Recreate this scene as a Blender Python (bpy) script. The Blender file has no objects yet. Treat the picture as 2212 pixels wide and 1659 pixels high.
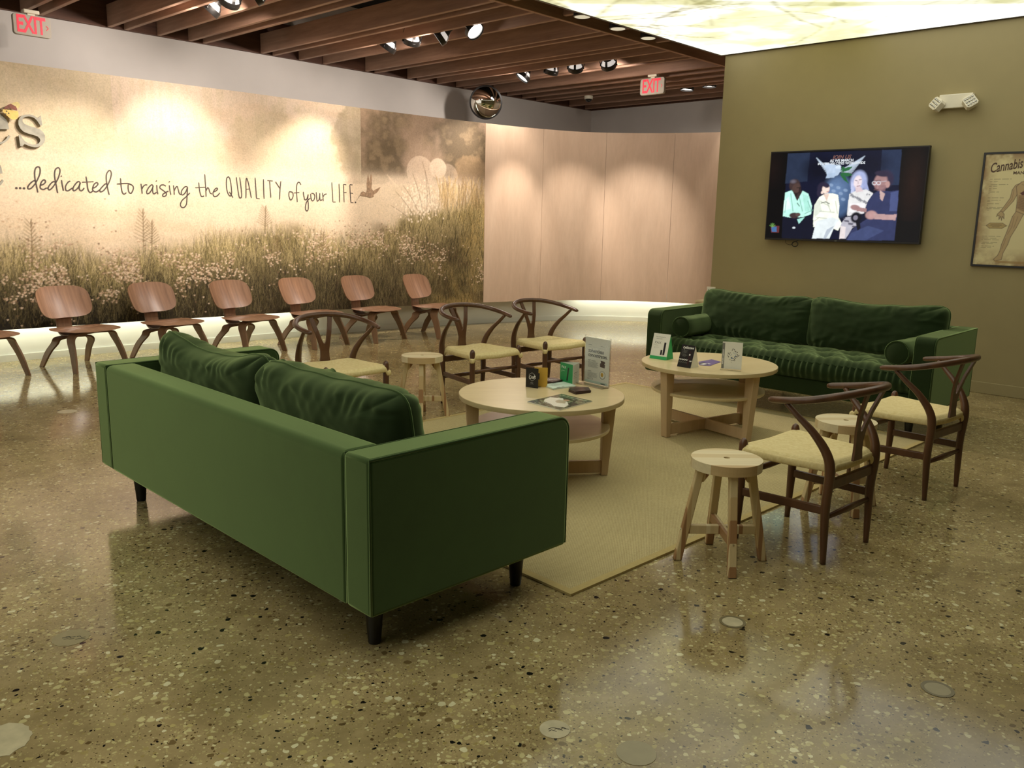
import bpy, bmesh, math, random
import numpy as np
from mathutils import Vector, Matrix
random.seed(7)
PI = math.pi
SC = bpy.context.scene
COL = SC.collection

# ---------------------------------------------------------------- camera
cam_data = bpy.data.cameras.new('camera')
cam_data.sensor_width = 36.0
cam_data.lens = 1812.9 / 2212 * 36.0
cam_data.clip_start = 0.05
cam = bpy.data.objects.new('camera', cam_data)
COL.objects.link(cam)
cam.matrix_world = (Matrix.Translation((0, 0, 1.4047)) @ Matrix.Rotation(PI / 2 - 0.1936, 4, 'X')
                    @ Matrix.Rotation(0.0203, 4, 'Z'))
SC.camera = cam

# ---------------------------------------------------------------- world, view
SC.view_settings.view_transform = 'Standard'
SC.view_settings.look = 'None'
SC.view_settings.gamma = 1.0
SC.view_settings.use_curve_mapping = False
SC.view_settings.exposure = 0.0
world = bpy.data.worlds.new('world')
SC.world = world
world.use_nodes = True
world.node_tree.nodes['Background'].inputs[0].default_value = (1.0, 0.94, 0.84, 1)
world.node_tree.nodes['Background'].inputs[1].default_value = 0.95

# room axes: s runs along the mural wall, n is the distance towards that wall
AY = 0.8165
US = Vector((math.cos(AY), math.sin(AY), 0))
UN = Vector((-math.sin(AY), math.cos(AY), 0))
def W(s, n, z=0.0):
    v = US * s + UN * n
    return Vector((v.x, v.y, z))
ROT_S = AY                      # rotation.z that turns local +x onto +s, local +y onto +n

def lin(c):
    return tuple(((x / 255.0) / 12.92 if x / 255.0 <= 0.04045 else ((x / 255.0 + 0.055) / 1.055) ** 2.4) for x in c)

def spot(name, loc, target, energy, color, size_deg, blend=0.6, radius=0.05):
    d = bpy.data.lights.new(name, 'SPOT')
    d.energy = energy; d.color = color; d.spot_size = math.radians(size_deg)
    d.spot_blend = blend; d.shadow_soft_size = radius
    o = bpy.data.objects.new(name, d); COL.objects.link(o)
    o.location = loc
    o.rotation_euler = (Vector(target) - Vector(loc)).to_track_quat('-Z', 'Y').to_euler()
    return o

# strengths used further down by the builders of each lamp
SKYBOX_STRENGTH = 1.55          # backlit picture ceiling
COVE_STRENGTH = 14.0             # strip lights under the curved wall
SPOT_W = 330.0                   # one track lamp
SPILL_W = 44.0                  # wide spill of the same lamp
WARM = (1.0, 0.885, 0.79)
# ---------------------------------------------------------------- helpers
def tag(o, label=None, cat=None, group=None, kind=None):
    if label: o['label'] = label
    if cat: o['category'] = cat
    if group: o['group'] = group
    if kind: o['kind'] = kind
    return o

def empty(name, loc=(0, 0, 0), rz=0.0, label=None, cat=None, group=None):
    o = bpy.data.objects.new(name, None); COL.objects.link(o)
    o.empty_display_size = 0.1
    o.location = loc; o.rotation_euler = (0, 0, rz)
    return tag(o, label, cat, group)

def copy_tree(o, parent=None):
    c = o.copy(); COL.objects.link(c); c.parent = parent
    for ch in list(o.children): copy_tree(ch, c)
    return c

class MB:
    def __init__(self):
        self.v = []; self.f = []
    def add(self, vs, fs):
        b = len(self.v)
        self.v += [tuple(v) for v in vs]
        self.f += [tuple(i + b for i in f) for f in fs]
        return self
    def box(self, a, b, M=None):
        x0, y0, z0 = a; x1, y1, z1 = b
        vs = [Vector(p) for p in ((x0, y0, z0), (x1, y0, z0), (x1, y1, z0), (x0, y1, z0), (x0, y0, z1), (x1, y0, z1), (x1, y1, z1), (x0, y1, z1))]
        if M: vs = [M @ v for v in vs]
        return self.add(vs, [(0, 3, 2, 1), (4, 5, 6, 7), (0, 1, 5, 4), (1, 2, 6, 5), (2, 3, 7, 6), (3, 0, 4, 7)])
    def hexa(self, bot, top):
        return self.add(list(bot) + list(top), [(0, 3, 2, 1), (4, 5, 6, 7), (0, 1, 5, 4), (1, 2, 6, 5), (2, 3, 7, 6), (3, 0, 4, 7)])
    def prism(self, poly, d0, d1, M=None, axis='z'):
        n = len(poly); vs = []
        for d in (d0, d1):
            for p in poly:
                v = Vector((p[0], p[1], d)) if axis == 'z' else (Vector((p[0], d, p[1])) if axis == 'y' else Vector((d, p[0], p[1])))
                vs.append(M @ v if M else v)
        fs = [tuple(range(n - 1, -1, -1)), tuple(range(n, 2 * n))] + [(i, (i + 1) % n, n + (i + 1) % n, n + i) for i in range(n)]
        return self.add(vs, fs)
    def tube(self, path, rad, seg=10, caps=True, flat=1.0, up=None):
        P = [Vector(p) for p in path]; n = len(P)
        R = rad if hasattr(rad, '__len__') else [rad] * n
        vs = []; prev = None
        for i in range(n):
            t = (P[min(i + 1, n - 1)] - P[max(i - 1, 0)]).normalized()
            if prev is None:
                a = Vector(up) if up else (Vector((0, 0, 1)) if abs(t.z) < 0.9 else Vector((1, 0, 0)))
            else: a = prev
            a = (a - t * a.dot(t)).normalized(); b = t.cross(a); prev = a
            for k in range(seg):
                w = 2 * PI * k / seg
                vs.append(P[i] + a * (math.cos(w) * R[i] * flat) + b * (math.sin(w) * R[i]))
        fs = [(i * seg + k, i * seg + (k + 1) % seg, (i + 1) * seg + (k + 1) % seg, (i + 1) * seg + k) for i in range(n - 1) for k in range(seg)]
        if caps: fs += [tuple(range(seg - 1, -1, -1)), tuple(range((n - 1) * seg, n * seg))]
        return self.add(vs, fs)
    def lathe(self, prof, seg=32, M=None, closed=True):
        n = len(prof); vs = []
        for r, z in prof:
            for k in range(seg):
                w = 2 * PI * k / seg; v = Vector((r * math.cos(w), r * math.sin(w), z))
                vs.append(M @ v if M else v)
        fs = [(i * seg + k, i * seg + (k + 1) % seg, (i + 1) * seg + (k + 1) % seg, (i + 1) * seg + k) for i in range(n - 1) for k in range(seg)]
        if closed: fs += [tuple(range(seg - 1, -1, -1)), tuple(range((n - 1) * seg, n * seg))]
        return self.add(vs, fs)
    def ribbon(self, path, width, thick, wdir):
        """a strip of plywood swept along path; wdir is the direction of its width"""
        P = [Vector(p) for p in path]; n = len(P); wd = Vector(wdir).normalized()
        Wd = width if hasattr(width, '__len__') else [width] * n
        vs = []
        for i in range(n):
            t = (P[min(i + 1, n - 1)] - P[max(i - 1, 0)]).normalized()
            nn = t.cross(wd).normalized()
            for a, b in ((-1, -1), (1, -1), (1, 1), (-1, 1)):
                vs.append(P[i] + wd * (a * Wd[i] / 2) + nn * (b * thick / 2))
        fs = [(i * 4 + k, i * 4 + (k + 1) % 4, (i + 1) * 4 + (k + 1) % 4, (i + 1) * 4 + k) for i in range(n - 1) for k in range(4)]
        fs += [(3, 2, 1, 0), tuple(range((n - 1) * 4, n * 4))]
        return self.add(vs, fs)
    def grid(self, fn, nu, nv, closed_u=False):
        vs = [fn(i / nu, j / nv) for j in range(nv + 1) for i in range(nu + 1)]
        fs = [(j * (nu + 1) + i, j * (nu + 1) + i + 1, (j + 1) * (nu + 1) + i + 1, (j + 1) * (nu + 1) + i) for j in range(nv) for i in range(nu)]
        return self.add(vs, fs)
    def build(self, name, mat, parent=None, smooth=False, bevel=0.0, weld=False, auto=False, seg=2):
        me = bpy.data.meshes.new(name)
        me.from_pydata([tuple(v) for v in self.v], [], self.f)
        bm = bmesh.new(); bm.from_mesh(me)
        if weld: bmesh.ops.remove_doubles(bm, verts=bm.verts, dist=1e-5)
        bmesh.ops.recalc_face_normals(bm, faces=bm.faces)
        if auto:
            for f in bm.faces: f.smooth = True
            for e in bm.edges:
                if len(e.link_faces) == 2 and e.calc_face_angle(0) > 0.7: e.smooth = False
        elif smooth:
            for f in bm.faces: f.smooth = True
        bm.to_mesh(me); bm.free()
        if mat: me.materials.append(mat)
        o = bpy.data.objects.new(name, me); COL.objects.link(o)
        if parent: o.parent = parent
        if bevel > 0:
            m = o.modifiers.new('bevel', 'BEVEL'); m.width = bevel; m.segments = seg; m.limit_method = 'ANGLE'
            m.angle_limit = 0.6
        return o

def smooth_path(P, k=6):
    P = [Vector(p) for p in P]
    Q = [P[0] * 2 - P[1]] + P + [P[-1] * 2 - P[-2]]
    out = []
    for i in range(1, len(Q) - 2):
        a, b, c, d = Q[i - 1:i + 3]
        for j in range(k):
            t = j / k
            out.append(0.5 * ((2 * b) + (c - a) * t + (2 * a - 5 * b + 4 * c - d) * t * t + (3 * b - a - 3 * c + d) * t ** 3))
    out.append(P[-1])
    return out

def interp(xs, ys, x):
    return float(np.interp(x, xs, ys))

# ---------------------------------------------------------------- materials
class NT:
    """small node-tree writer"""
    def __init__(self, name):
        self.m = bpy.data.materials.new(name); self.m.use_nodes = True
        self.t = self.m.node_tree; self.n = self.t.nodes; self.l = self.t.links
        self.b = self.n['Principled BSDF']
    def node(self, typ, **kw):
        o = self.n.new(typ)
        for k, v in kw.items():
            if k == 'i':
                for kk, vv in v.items():
                    if hasattr(vv, 'links') or isinstance(vv, bpy.types.NodeSocket): self.l.new(vv, o.inputs[kk])
                    else: o.inputs[kk].default_value = vv
            else: setattr(o, k, v)
        return o
    def out(self, o, k=0): return o.outputs[k]
    def math(self, op, a, b=0.0, c=None):
        o = self.n.new('ShaderNodeMath'); o.operation = op
        for i, x in enumerate((a, b) if c is None else (a, b, c)):
            if isinstance(x, bpy.types.NodeSocket): self.l.new(x, o.inputs[i])
            else: o.inputs[i].default_value = x
        return o.outputs[0]
    def coord(self, kind='Object', scale=(1, 1, 1), rot=(0, 0, 0)):
        c = self.n.new('ShaderNodeTexCoord'); mp = self.n.new('ShaderNodeMapping')
        self.l.new(c.outputs[kind], mp.inputs[0]); mp.inputs['Scale'].default_value = scale
        mp.inputs['Rotation'].default_value = rot
        return mp.outputs[0]
    def noise(self, vec, scale, detail=4, rough=0.5, dist=0.0):
        o = self.node('ShaderNodeTexNoise', i={'Scale': scale, 'Detail': detail, 'Roughness': rough, 'Distortion': dist})
        self.l.new(vec, o.inputs['Vector']); return o.outputs[0]
    def ramp(self, fac, stops, interp='LINEAR'):
        o = self.n.new('ShaderNodeValToRGB'); o.color_ramp.interpolation = interp
        e = o.color_ramp.elements
        while len(e) < len(stops): e.new(0.5)
        for k, (p, c) in enumerate(stops):
            e[k].position = p; e[k].color = (*c, 1) if len(c) == 3 else c
        self.l.new(fac, o.inputs[0]); return o.outputs[0]
    def mix(self, fac, a, b, mode='MIX'):
        o = self.n.new('ShaderNodeMix'); o.data_type = 'RGBA'; o.blend_type = mode
        for i, x in ((0, fac), (6, a), (7, b)):
            if isinstance(x, bpy.types.NodeSocket): self.l.new(x, o.inputs[i])
            elif i == 0: o.inputs[0].default_value = x
            else: o.inputs[i].default_value = (*x, 1) if len(x) == 3 else x
        return o.outputs[2]
    def bump(self, h, strength=0.3, dist=0.01):
        o = self.n.new('ShaderNodeBump'); o.inputs['Strength'].default_value = strength; o.inputs['Distance'].default_value = dist
        self.l.new(h, o.inputs['Height']); self.l.new(o.outputs[0], self.b.inputs['Normal']); return o
    def set(self, **kw):
        names = dict(color='Base Color', rough='Roughness', metal='Metallic', spec='Specular IOR Level', emit='Emission Color',
                     estr='Emission Strength', trans='Transmission Weight', sheen='Sheen Weight', sheen_r='Sheen Roughness',
                     sheen_t='Sheen Tint', coat='Coat Weight', coat_r='Coat Roughness', ior='IOR', alpha='Alpha')
        for k, v in kw.items():
            s = self.b.inputs[names[k]]
            if isinstance(v, bpy.types.NodeSocket): self.l.new(v, s)
            else: s.default_value = (*v, 1) if (hasattr(v, '__len__') and len(v) == 3) else v
        return self

def plain(name, c, rough=0.5, var=0.06, scale=12, bump=0.0, **kw):
    """one colour with slight procedural unevenness"""
    t = NT(name); c = lin(c) if max(c) > 1.0 else c
    n = t.noise(t.coord(), scale, 3)
    dark = tuple(x * (1 - var) for x in c); lite = tuple(min(1, x * (1 + var)) for x in c)
    t.set(color=t.ramp(n, [(0.3, dark), (0.7, lite)]), rough=rough, **kw)
    if bump: t.bump(n, bump, 0.002)
    return t.m

def wood(name, c1, c2, scale=(1.5, 14, 14), rough=0.45, dist=0.6, knots=0.0, spec=0.4, bump=0.05, kind='Object'):
    t = NT(name); v = t.coord(kind, scale)
    n = t.noise(v, 2.0, 6, 0.6, dist)
    fine = t.noise(t.coord(kind, tuple(s * 5 for s in scale)), 3.0, 3, 0.6)
    col = t.ramp(n, [(0.25, lin(c1)), (0.75, lin(c2))])
    col = t.mix(t.math('MULTIPLY', fine, 0.35), col, tuple(x * 0.6 for x in lin(c1)))
    if knots:
        vo = t.node('ShaderNodeTexVoronoi', i={'Scale': 1.0}); t.l.new(t.coord(kind, (scale[0] * 1.1, scale[1] * 0.42, scale[2] * 0.42)), vo.inputs['Vector'])
        k = t.ramp(vo.outputs['Distance'], [(0.05, (1, 1, 1)), (0.16, (0, 0, 0))])
        col = t.mix(t.math('MULTIPLY', k, knots), col, lin((45, 22, 14)))
    t.set(color=col, rough=rough, spec=spec)
    if bump: t.bump(fine, bump, 0.002)
    return t.m

def attr_mat(name, rough=0.6, emission=0.0, spec=0.3, detail=None, coat=0.0):
    t = NT(name)
    a = t.n.new('ShaderNodeAttribute'); a.attribute_name = 'Col'
    c = a.outputs['Color']
    if detail:
        n = t.noise(t.coord('Object', detail[0]), detail[1], 3, 0.7)
        c = t.mix(detail[2], c, t.mix(1.0, c, t.ramp(n, [(0.3, (0.55, 0.55, 0.55)), (0.5, (1, 1, 1)), (0.72, (1.35, 1.35, 1.35))]), 'MULTIPLY'))
    if emission:
        t.set(color=(0.01, 0.01, 0.01), emit=c, estr=emission, rough=rough, spec=spec)
    else:
        t.set(color=c, rough=rough, spec=spec, coat=coat)
    return t.m

def picture_mesh(name, img, fn, mat, parent=None):
    """img: (h, w, 3) linear colours; fn(u, v) -> position, v up; colour stored per vertex"""
    h, w = img.shape[:2]
    vs = [tuple(fn(i / (w - 1), 1 - j / (h - 1))) for j in range(h) for i in range(w)]
    idx = np.arange(h * w).reshape(h, w)
    q = np.stack([idx[1:, :-1], idx[1:, 1:], idx[:-1, 1:], idx[:-1, :-1]], -1).reshape(-1, 4)
    me = bpy.data.meshes.new(name)
    me.from_pydata(vs, [], q.tolist())
    at = me.color_attributes.new('Col', 'FLOAT_COLOR', 'POINT')
    buf = np.ones((h * w, 4), np.float32); buf[:, :3] = img.reshape(-1, 3)
    at.data.foreach_set('color', buf.ravel())
    me.materials.append(mat)
    o = bpy.data.objects.new(name, me); COL.objects.link(o)
    if parent: o.parent = parent
    return o

# raster painting into numpy arrays (sheet coordinates in pixels)
def canvas(w, h, c): return np.ones((h, w, 3), np.float32) * np.array(lin(c), np.float32)
def p_poly(im, pts, c, a=1.0):
    h, w = im.shape[:2]; P = np.array(pts, float)
    x0, x1 = int(max(0, P[:, 0].min() - 1)), int(min(w, P[:, 0].max() + 2)); y0, y1 = int(max(0, P[:, 1].min() - 1)), int(min(h, P[:, 1].max() + 2))
    if x1 <= x0 or y1 <= y0: return
    X, Y = np.meshgrid(np.arange(x0, x1) + .0, np.arange(y0, y1) + .0)
    ins = np.zeros(X.shape, bool); n = len(P)
    for i in range(n):
        xa, ya = P[i]; xb, yb = P[(i + 1) % n]
        if ya == yb: continue
        ins ^= ((ya > Y) != (yb > Y)) & (X < (xb - xa) * (Y - ya) / (yb - ya) + xa)
    reg = im[y0:y1, x0:x1]; reg[ins] = reg[ins] * (1 - a) + np.array(lin(c)) * a
def p_ell(im, cx, cy, rx, ry, c, a=1.0, ang=0.0, soft=0.15):
    h, w = im.shape[:2]; R = max(rx, ry) * 1.4 + 2
    x0, x1 = int(max(0, cx - R)), int(min(w, cx + R)); y0, y1 = int(max(0, cy - R)), int(min(h, cy + R))
    if x1 <= x0 or y1 <= y0: return
    X, Y = np.meshgrid(np.arange(x0, x1) - cx, np.arange(y0, y1) - cy)
    ca, sa = math.cos(ang), math.sin(ang)
    d = np.sqrt(((X * ca + Y * sa) / rx) ** 2 + ((-X * sa + Y * ca) / ry) ** 2)
    k = (np.clip((1 + soft - d) / (2 * soft), 0, 1) * a)[..., None]
    im[y0:y1, x0:x1] = im[y0:y1, x0:x1] * (1 - k) + np.array(lin(c)) * k
def p_line(im, pts, wd, c, a=1.0):
    h, w = im.shape[:2]
    for (xa, ya), (xb, yb) in zip(pts[:-1], pts[1:]):
        x0, x1 = int(max(0, min(xa, xb) - wd - 1)), int(min(w, max(xa, xb) + wd + 2)); y0, y1 = int(max(0, min(ya, yb) - wd - 1)), int(min(h, max(ya, yb) + wd + 2))
        if x1 <= x0 or y1 <= y0: continue
        X, Y = np.meshgrid(np.arange(x0, x1), np.arange(y0, y1))
        dx, dy = xb - xa, yb - ya; L = dx * dx + dy * dy + 1e-9
        t = np.clip(((X - xa) * dx + (Y - ya) * dy) / L, 0, 1)
        d = np.hypot(X - xa - t * dx, Y - ya - t * dy)
        k = (np.clip(wd / 2 + 0.5 - d, 0, 1) * a)[..., None]
        im[y0:y1, x0:x1] = im[y0:y1, x0:x1] * (1 - k) + np.array(lin(c)) * k
def vnoise(h, w, cell, seed, oct=4, asp=1.0):
    rng = np.random.RandomState(seed); out = np.zeros((h, w)); amp = 1.0; tot = 0
    for o in range(oct):
        cy, cx = max(1.0, cell), max(1.0, cell * asp)
        gh, gw = int(h / cy) + 3, int(w / cx) + 3
        g = rng.rand(gh, gw)
        y = np.arange(h) / cy; x = np.arange(w) / cx
        yi, xi = y.astype(int), x.astype(int); fy = y - yi; fx = x - xi
        fy = (fy * fy * (3 - 2 * fy))[:, None]; fx = (fx * fx * (3 - 2 * fx))[None]
        a = g[yi][:, xi]; b = g[yi][:, xi + 1]; c = g[yi + 1][:, xi]; d = g[yi + 1][:, xi + 1]
        out += amp * ((a * (1 - fx) + b * fx) * (1 - fy) + (c * (1 - fx) + d * fx) * fy); tot += amp
        amp *= 0.5; cell /= 2.0
    return out / tot
def sm(x, a, b):
    t = np.clip((x - a) / (b - a), 0, 1); return t * t * (3 - 2 * t)

def text_obj(name, body, size, mat, parent=None, loc=(0, 0, 0), rot=(0, 0, 0), sx=1.0, depth=0.0005, align='CENTER', shear=0.0, bold=0.0, space=1.0):
    cu = bpy.data.curves.new(name, 'FONT'); cu.body = body; cu.size = size; cu.extrude = depth
    cu.align_x = align; cu.align_y = 'CENTER'; cu.shear = shear; cu.offset = bold; cu.space_character = space
    cu.resolution_u = 3
    tmp = bpy.data.objects.new('tmp', cu); COL.objects.link(tmp)
    dg = bpy.context.evaluated_depsgraph_get(); dg.update()
    me = bpy.data.meshes.new_from_object(tmp.evaluated_get(dg))
    bpy.data.objects.remove(tmp); bpy.data.curves.remove(cu)
    me.name = name; me.materials.clear(); me.materials.append(mat)
    o = bpy.data.objects.new(name, me); COL.objects.link(o)
    o.location = loc; o.rotation_euler = rot; o.scale = (sx, 1, 1)
    if parent: o.parent = parent
    return o

def glyph_mesh(polys, depth):
    """filled outline with holes, extruded; returns vertices and faces in the plane"""
    cu = bpy.data.curves.new('g', 'CURVE'); cu.dimensions = '2D'; cu.fill_mode = 'BOTH'; cu.extrude = depth
    for P in polys:
        sp = cu.splines.new('POLY'); sp.points.add(len(P) - 1); sp.use_cyclic_u = True
        for k, p in enumerate(P): sp.points[k].co = (p[0], p[1], 0, 1)
    tmp = bpy.data.objects.new('tmp', cu); COL.objects.link(tmp)
    dg = bpy.context.evaluated_depsgraph_get(); dg.update()
    me = bpy.data.meshes.new_from_object(tmp.evaluated_get(dg))
    vs = [v.co.copy() for v in me.vertices]; fs = [tuple(p.vertices) for p in me.polygons]
    bpy.data.objects.remove(tmp); bpy.data.curves.remove(cu); bpy.data.meshes.remove(me)
    return vs, fs
STROKES=[[(6.714,1.658),(6.699,1.663),(6.675,1.648),(6.649,1.619),(6.640,1.597),(6.649,1.588),(6.671,1.598),(6.705,1.638),(6.734,1.690),(6.753,1.740),(6.753,1.779),(6.737,1.788),(6.718,1.772),(6.708,1.738),(6.706,1.688),(6.710,1.644),(6.716,1.594),(6.720,1.559)],[(6.745,1.623),(6.772,1.635),(6.791,1.656),(6.787,1.672),(6.774,1.672),(6.757,1.654),(6.745,1.623),(6.745,1.598),(6.768,1.588),(6.795,1.603)],[(6.875,1.657),(6.857,1.662),(6.829,1.638),(6.808,1.603),(6.817,1.587),(6.842,1.605),(6.875,1.651),(6.903,1.703),(6.920,1.760),(6.914,1.785),(6.899,1.786),(6.881,1.769),(6.872,1.730),(6.872,1.685),(6.877,1.640),(6.881,1.595),(6.885,1.560)],[(6.795,1.603),(6.808,1.601)],[(6.927,1.679),(6.928,1.648),(6.933,1.608),(6.936,1.583)],[(6.922,1.708),(6.933,1.719)],[(7.002,1.674),(6.980,1.661),(6.958,1.626),(6.956,1.592),(6.974,1.584),(7.002,1.602),(7.019,1.612)],[(7.086,1.666),(7.067,1.671),(7.038,1.641),(7.019,1.606),(7.025,1.586),(7.051,1.601),(7.078,1.637),(7.087,1.666)],[(7.086,1.660),(7.078,1.637),(7.074,1.605),(7.086,1.588),(7.105,1.598),(7.118,1.616)],[(7.141,1.721),(7.146,1.663),(7.148,1.617),(7.155,1.588),(7.170,1.576),(7.191,1.589)],[(7.102,1.667),(7.205,1.677)],[(7.194,1.616),(7.219,1.628),(7.242,1.655),(7.233,1.669),(7.209,1.654),(7.193,1.618),(7.194,1.595),(7.221,1.583),(7.256,1.603)],[(7.328,1.653),(7.311,1.661),(7.281,1.634),(7.256,1.603),(7.261,1.585),(7.290,1.599),(7.327,1.647),(7.354,1.701),(7.370,1.754),(7.365,1.783),(7.351,1.786),(7.329,1.758),(7.321,1.717),(7.323,1.659),(7.329,1.606),(7.337,1.559)],[(7.452,1.720),(7.452,1.664),(7.456,1.605),(7.464,1.579),(7.478,1.572),(7.498,1.586)],[(7.414,1.664),(7.509,1.674),(7.543,1.665)],[(7.520,1.667),(7.517,1.625),(7.524,1.590),(7.541,1.581),(7.560,1.609),(7.567,1.639),(7.555,1.659),(7.526,1.672)],[(7.641,1.677),(7.645,1.632),(7.647,1.580)],[(7.648,1.626),(7.661,1.650),(7.681,1.666),(7.702,1.667)],[(7.757,1.666),(7.741,1.669),(7.712,1.640),(7.692,1.603),(7.696,1.582),(7.722,1.595),(7.752,1.642),(7.758,1.666)],[(7.758,1.665),(7.751,1.630),(7.752,1.593),(7.764,1.584),(7.789,1.601)],[(7.794,1.671),(7.794,1.625),(7.800,1.580)],[(7.786,1.703),(7.797,1.715)],[(7.883,1.662),(7.862,1.674),(7.834,1.669),(7.822,1.648),(7.834,1.633),(7.870,1.607),(7.885,1.586),(7.874,1.567),(7.852,1.560),(7.847,1.578),(7.870,1.597),(7.908,1.617)],[(7.918,1.673),(7.921,1.624),(7.928,1.578)],[(7.913,1.700),(7.926,1.713)],[(7.959,1.675),(7.962,1.625),(7.962,1.579)],[(7.963,1.619),(7.980,1.651),(7.996,1.664),(8.004,1.639),(8.012,1.602),(8.024,1.587),(8.040,1.591)],[(8.102,1.665),(8.076,1.664),(8.042,1.628),(8.034,1.594),(8.049,1.582),(8.079,1.611),(8.103,1.662)],[(8.103,1.665),(8.095,1.599),(8.088,1.536),(8.079,1.486),(8.052,1.457),(8.026,1.463),(8.020,1.491),(8.040,1.529),(8.077,1.561),(8.124,1.606)],[(8.220,1.714),(8.223,1.654),(8.230,1.604),(8.243,1.573),(8.270,1.580)],[(8.181,1.659),(8.285,1.668)],[(8.288,1.800),(8.289,1.713),(8.291,1.638),(8.290,1.571)],[(8.292,1.631),(8.311,1.664),(8.324,1.651),(8.335,1.614),(8.355,1.602)],[(8.366,1.621),(8.397,1.635),(8.418,1.655),(8.408,1.664),(8.384,1.647),(8.365,1.608),(8.377,1.578),(8.408,1.584),(8.440,1.617)],[(8.543,1.787),(8.522,1.768),(8.514,1.710),(8.519,1.646),(8.534,1.601),(8.554,1.589),(8.568,1.622),(8.566,1.693),(8.556,1.763),(8.540,1.787)],[(8.543,1.631),(8.562,1.602),(8.581,1.571)],[(8.627,1.787),(8.633,1.715),(8.642,1.631),(8.651,1.579),(8.665,1.572),(8.678,1.593),(8.676,1.671),(8.665,1.785)],[(8.725,1.570),(8.730,1.654),(8.732,1.732),(8.742,1.780),(8.757,1.740),(8.771,1.669),(8.787,1.574)],[(8.734,1.664),(8.771,1.669)],[(8.838,1.791),(8.842,1.691),(8.845,1.572)],[(8.845,1.572),(8.882,1.570)],[(8.934,1.779),(8.932,1.675),(8.933,1.570)],[(8.978,1.766),(9.042,1.765)],[(9.005,1.763),(9.008,1.675),(9.012,1.585)],[(9.074,1.758),(9.098,1.722),(9.125,1.686)],[(9.137,1.767),(9.125,1.686),(9.115,1.568)],[(9.231,1.656),(9.228,1.615),(9.240,1.575),(9.258,1.572),(9.279,1.610),(9.276,1.644),(9.257,1.657),(9.231,1.656)],[(9.379,1.737),(9.364,1.760),(9.345,1.763),(9.329,1.735),(9.321,1.673),(9.325,1.605),(9.328,1.547)],[(9.288,1.646),(9.357,1.653)],[(9.406,1.663),(9.410,1.621),(9.420,1.580),(9.444,1.581),(9.465,1.637)],[(9.465,1.637),(9.459,1.582),(9.464,1.526),(9.460,1.471),(9.444,1.454),(9.426,1.470),(9.430,1.518),(9.451,1.564),(9.491,1.596)],[(9.496,1.645),(9.498,1.604),(9.510,1.569),(9.534,1.577),(9.547,1.619),(9.532,1.646),(9.504,1.649)],[(9.566,1.665),(9.569,1.613),(9.576,1.568),(9.597,1.579),(9.609,1.621),(9.611,1.656)],[(9.611,1.656),(9.610,1.600),(9.621,1.572),(9.641,1.587)],[(9.645,1.661),(9.650,1.608),(9.653,1.566)],[(9.654,1.616),(9.671,1.641),(9.699,1.649)],[(9.768,1.781),(9.772,1.676),(9.776,1.561)],[(9.776,1.561),(9.812,1.562)],[(9.860,1.769),(9.863,1.665),(9.863,1.558)],[(9.917,1.765),(9.956,1.762)],[(9.917,1.763),(9.920,1.681),(9.923,1.561)],[(9.919,1.672),(9.957,1.675)],[(10.002,1.766),(10.039,1.763)],[(10.002,1.766),(10.006,1.663),(10.012,1.561)],[(10.012,1.561),(10.046,1.560)],[(10.008,1.670),(10.043,1.667)]]
DOTS=[[(6.549,1.592),(6.579,1.593),(6.610,1.592),(10.073,1.565)]]
LET_S=[[(6.792,2.236),(6.798,2.152),(6.779,2.150),(6.770,2.169),(6.754,2.194),(6.734,2.212),(6.706,2.221),(6.680,2.218),(6.655,2.208),(6.641,2.188),(6.641,2.169),(6.654,2.153),(6.685,2.140),(6.734,2.129),(6.777,2.115),(6.800,2.094),(6.811,2.067),(6.811,2.032),(6.802,2.004),(6.780,1.977),(6.746,1.959),(6.713,1.956),(6.677,1.962),(6.653,1.974),(6.637,1.977),(6.623,1.958),(6.604,1.957),(6.599,2.052),(6.617,2.054),(6.626,2.030),(6.645,2.004),(6.672,1.987),(6.700,1.979),(6.729,1.981),(6.756,1.993),(6.771,2.017),(6.767,2.037),(6.750,2.053),(6.718,2.062),(6.672,2.072),(6.641,2.084),(6.618,2.109),(6.606,2.139),(6.606,2.173),(6.619,2.201),(6.638,2.222),(6.667,2.233),(6.703,2.238),(6.732,2.233),(6.752,2.221),(6.766,2.214)]]
LET_E=[[(6.529,2.096),(6.524,2.143),(6.512,2.180),(6.490,2.212),(6.454,2.231),(6.413,2.230),(6.361,2.207),(6.316,2.158),(6.293,2.085),(6.300,2.019),(6.337,1.973),(6.389,1.953),(6.445,1.961),(6.481,1.977),(6.511,2.002),(6.533,2.034),(6.521,2.046),(6.498,2.012),(6.475,1.991),(6.446,1.980),(6.409,1.983),(6.378,2.014),(6.370,2.083)],[(6.450,2.106),(6.452,2.159),(6.441,2.196),(6.422,2.209),(6.396,2.191),(6.379,2.145),(6.371,2.100)]]
LET_E2=[[(6.445,1.713),(6.441,1.760),(6.428,1.798),(6.407,1.831),(6.371,1.851),(6.330,1.852),(6.278,1.830),(6.234,1.783),(6.210,1.710),(6.218,1.643),(6.254,1.595),(6.306,1.572),(6.361,1.578),(6.397,1.593),(6.427,1.617),(6.449,1.649),(6.438,1.662),(6.414,1.628),(6.391,1.608),(6.363,1.598),(6.325,1.602),(6.294,1.635),(6.287,1.705)],[(6.367,1.726),(6.368,1.779),(6.358,1.816),(6.339,1.830),(6.313,1.814),(6.296,1.767),(6.288,1.722)]]
BFLY_Y=[[(6.491,2.264),(6.505,2.260),(6.539,2.258),(6.581,2.254),(6.599,2.256),(6.606,2.242),(6.606,2.215),(6.593,2.191),(6.571,2.178),(6.550,2.179),(6.527,2.196),(6.505,2.217),(6.489,2.234),(6.483,2.241)]]
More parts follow.
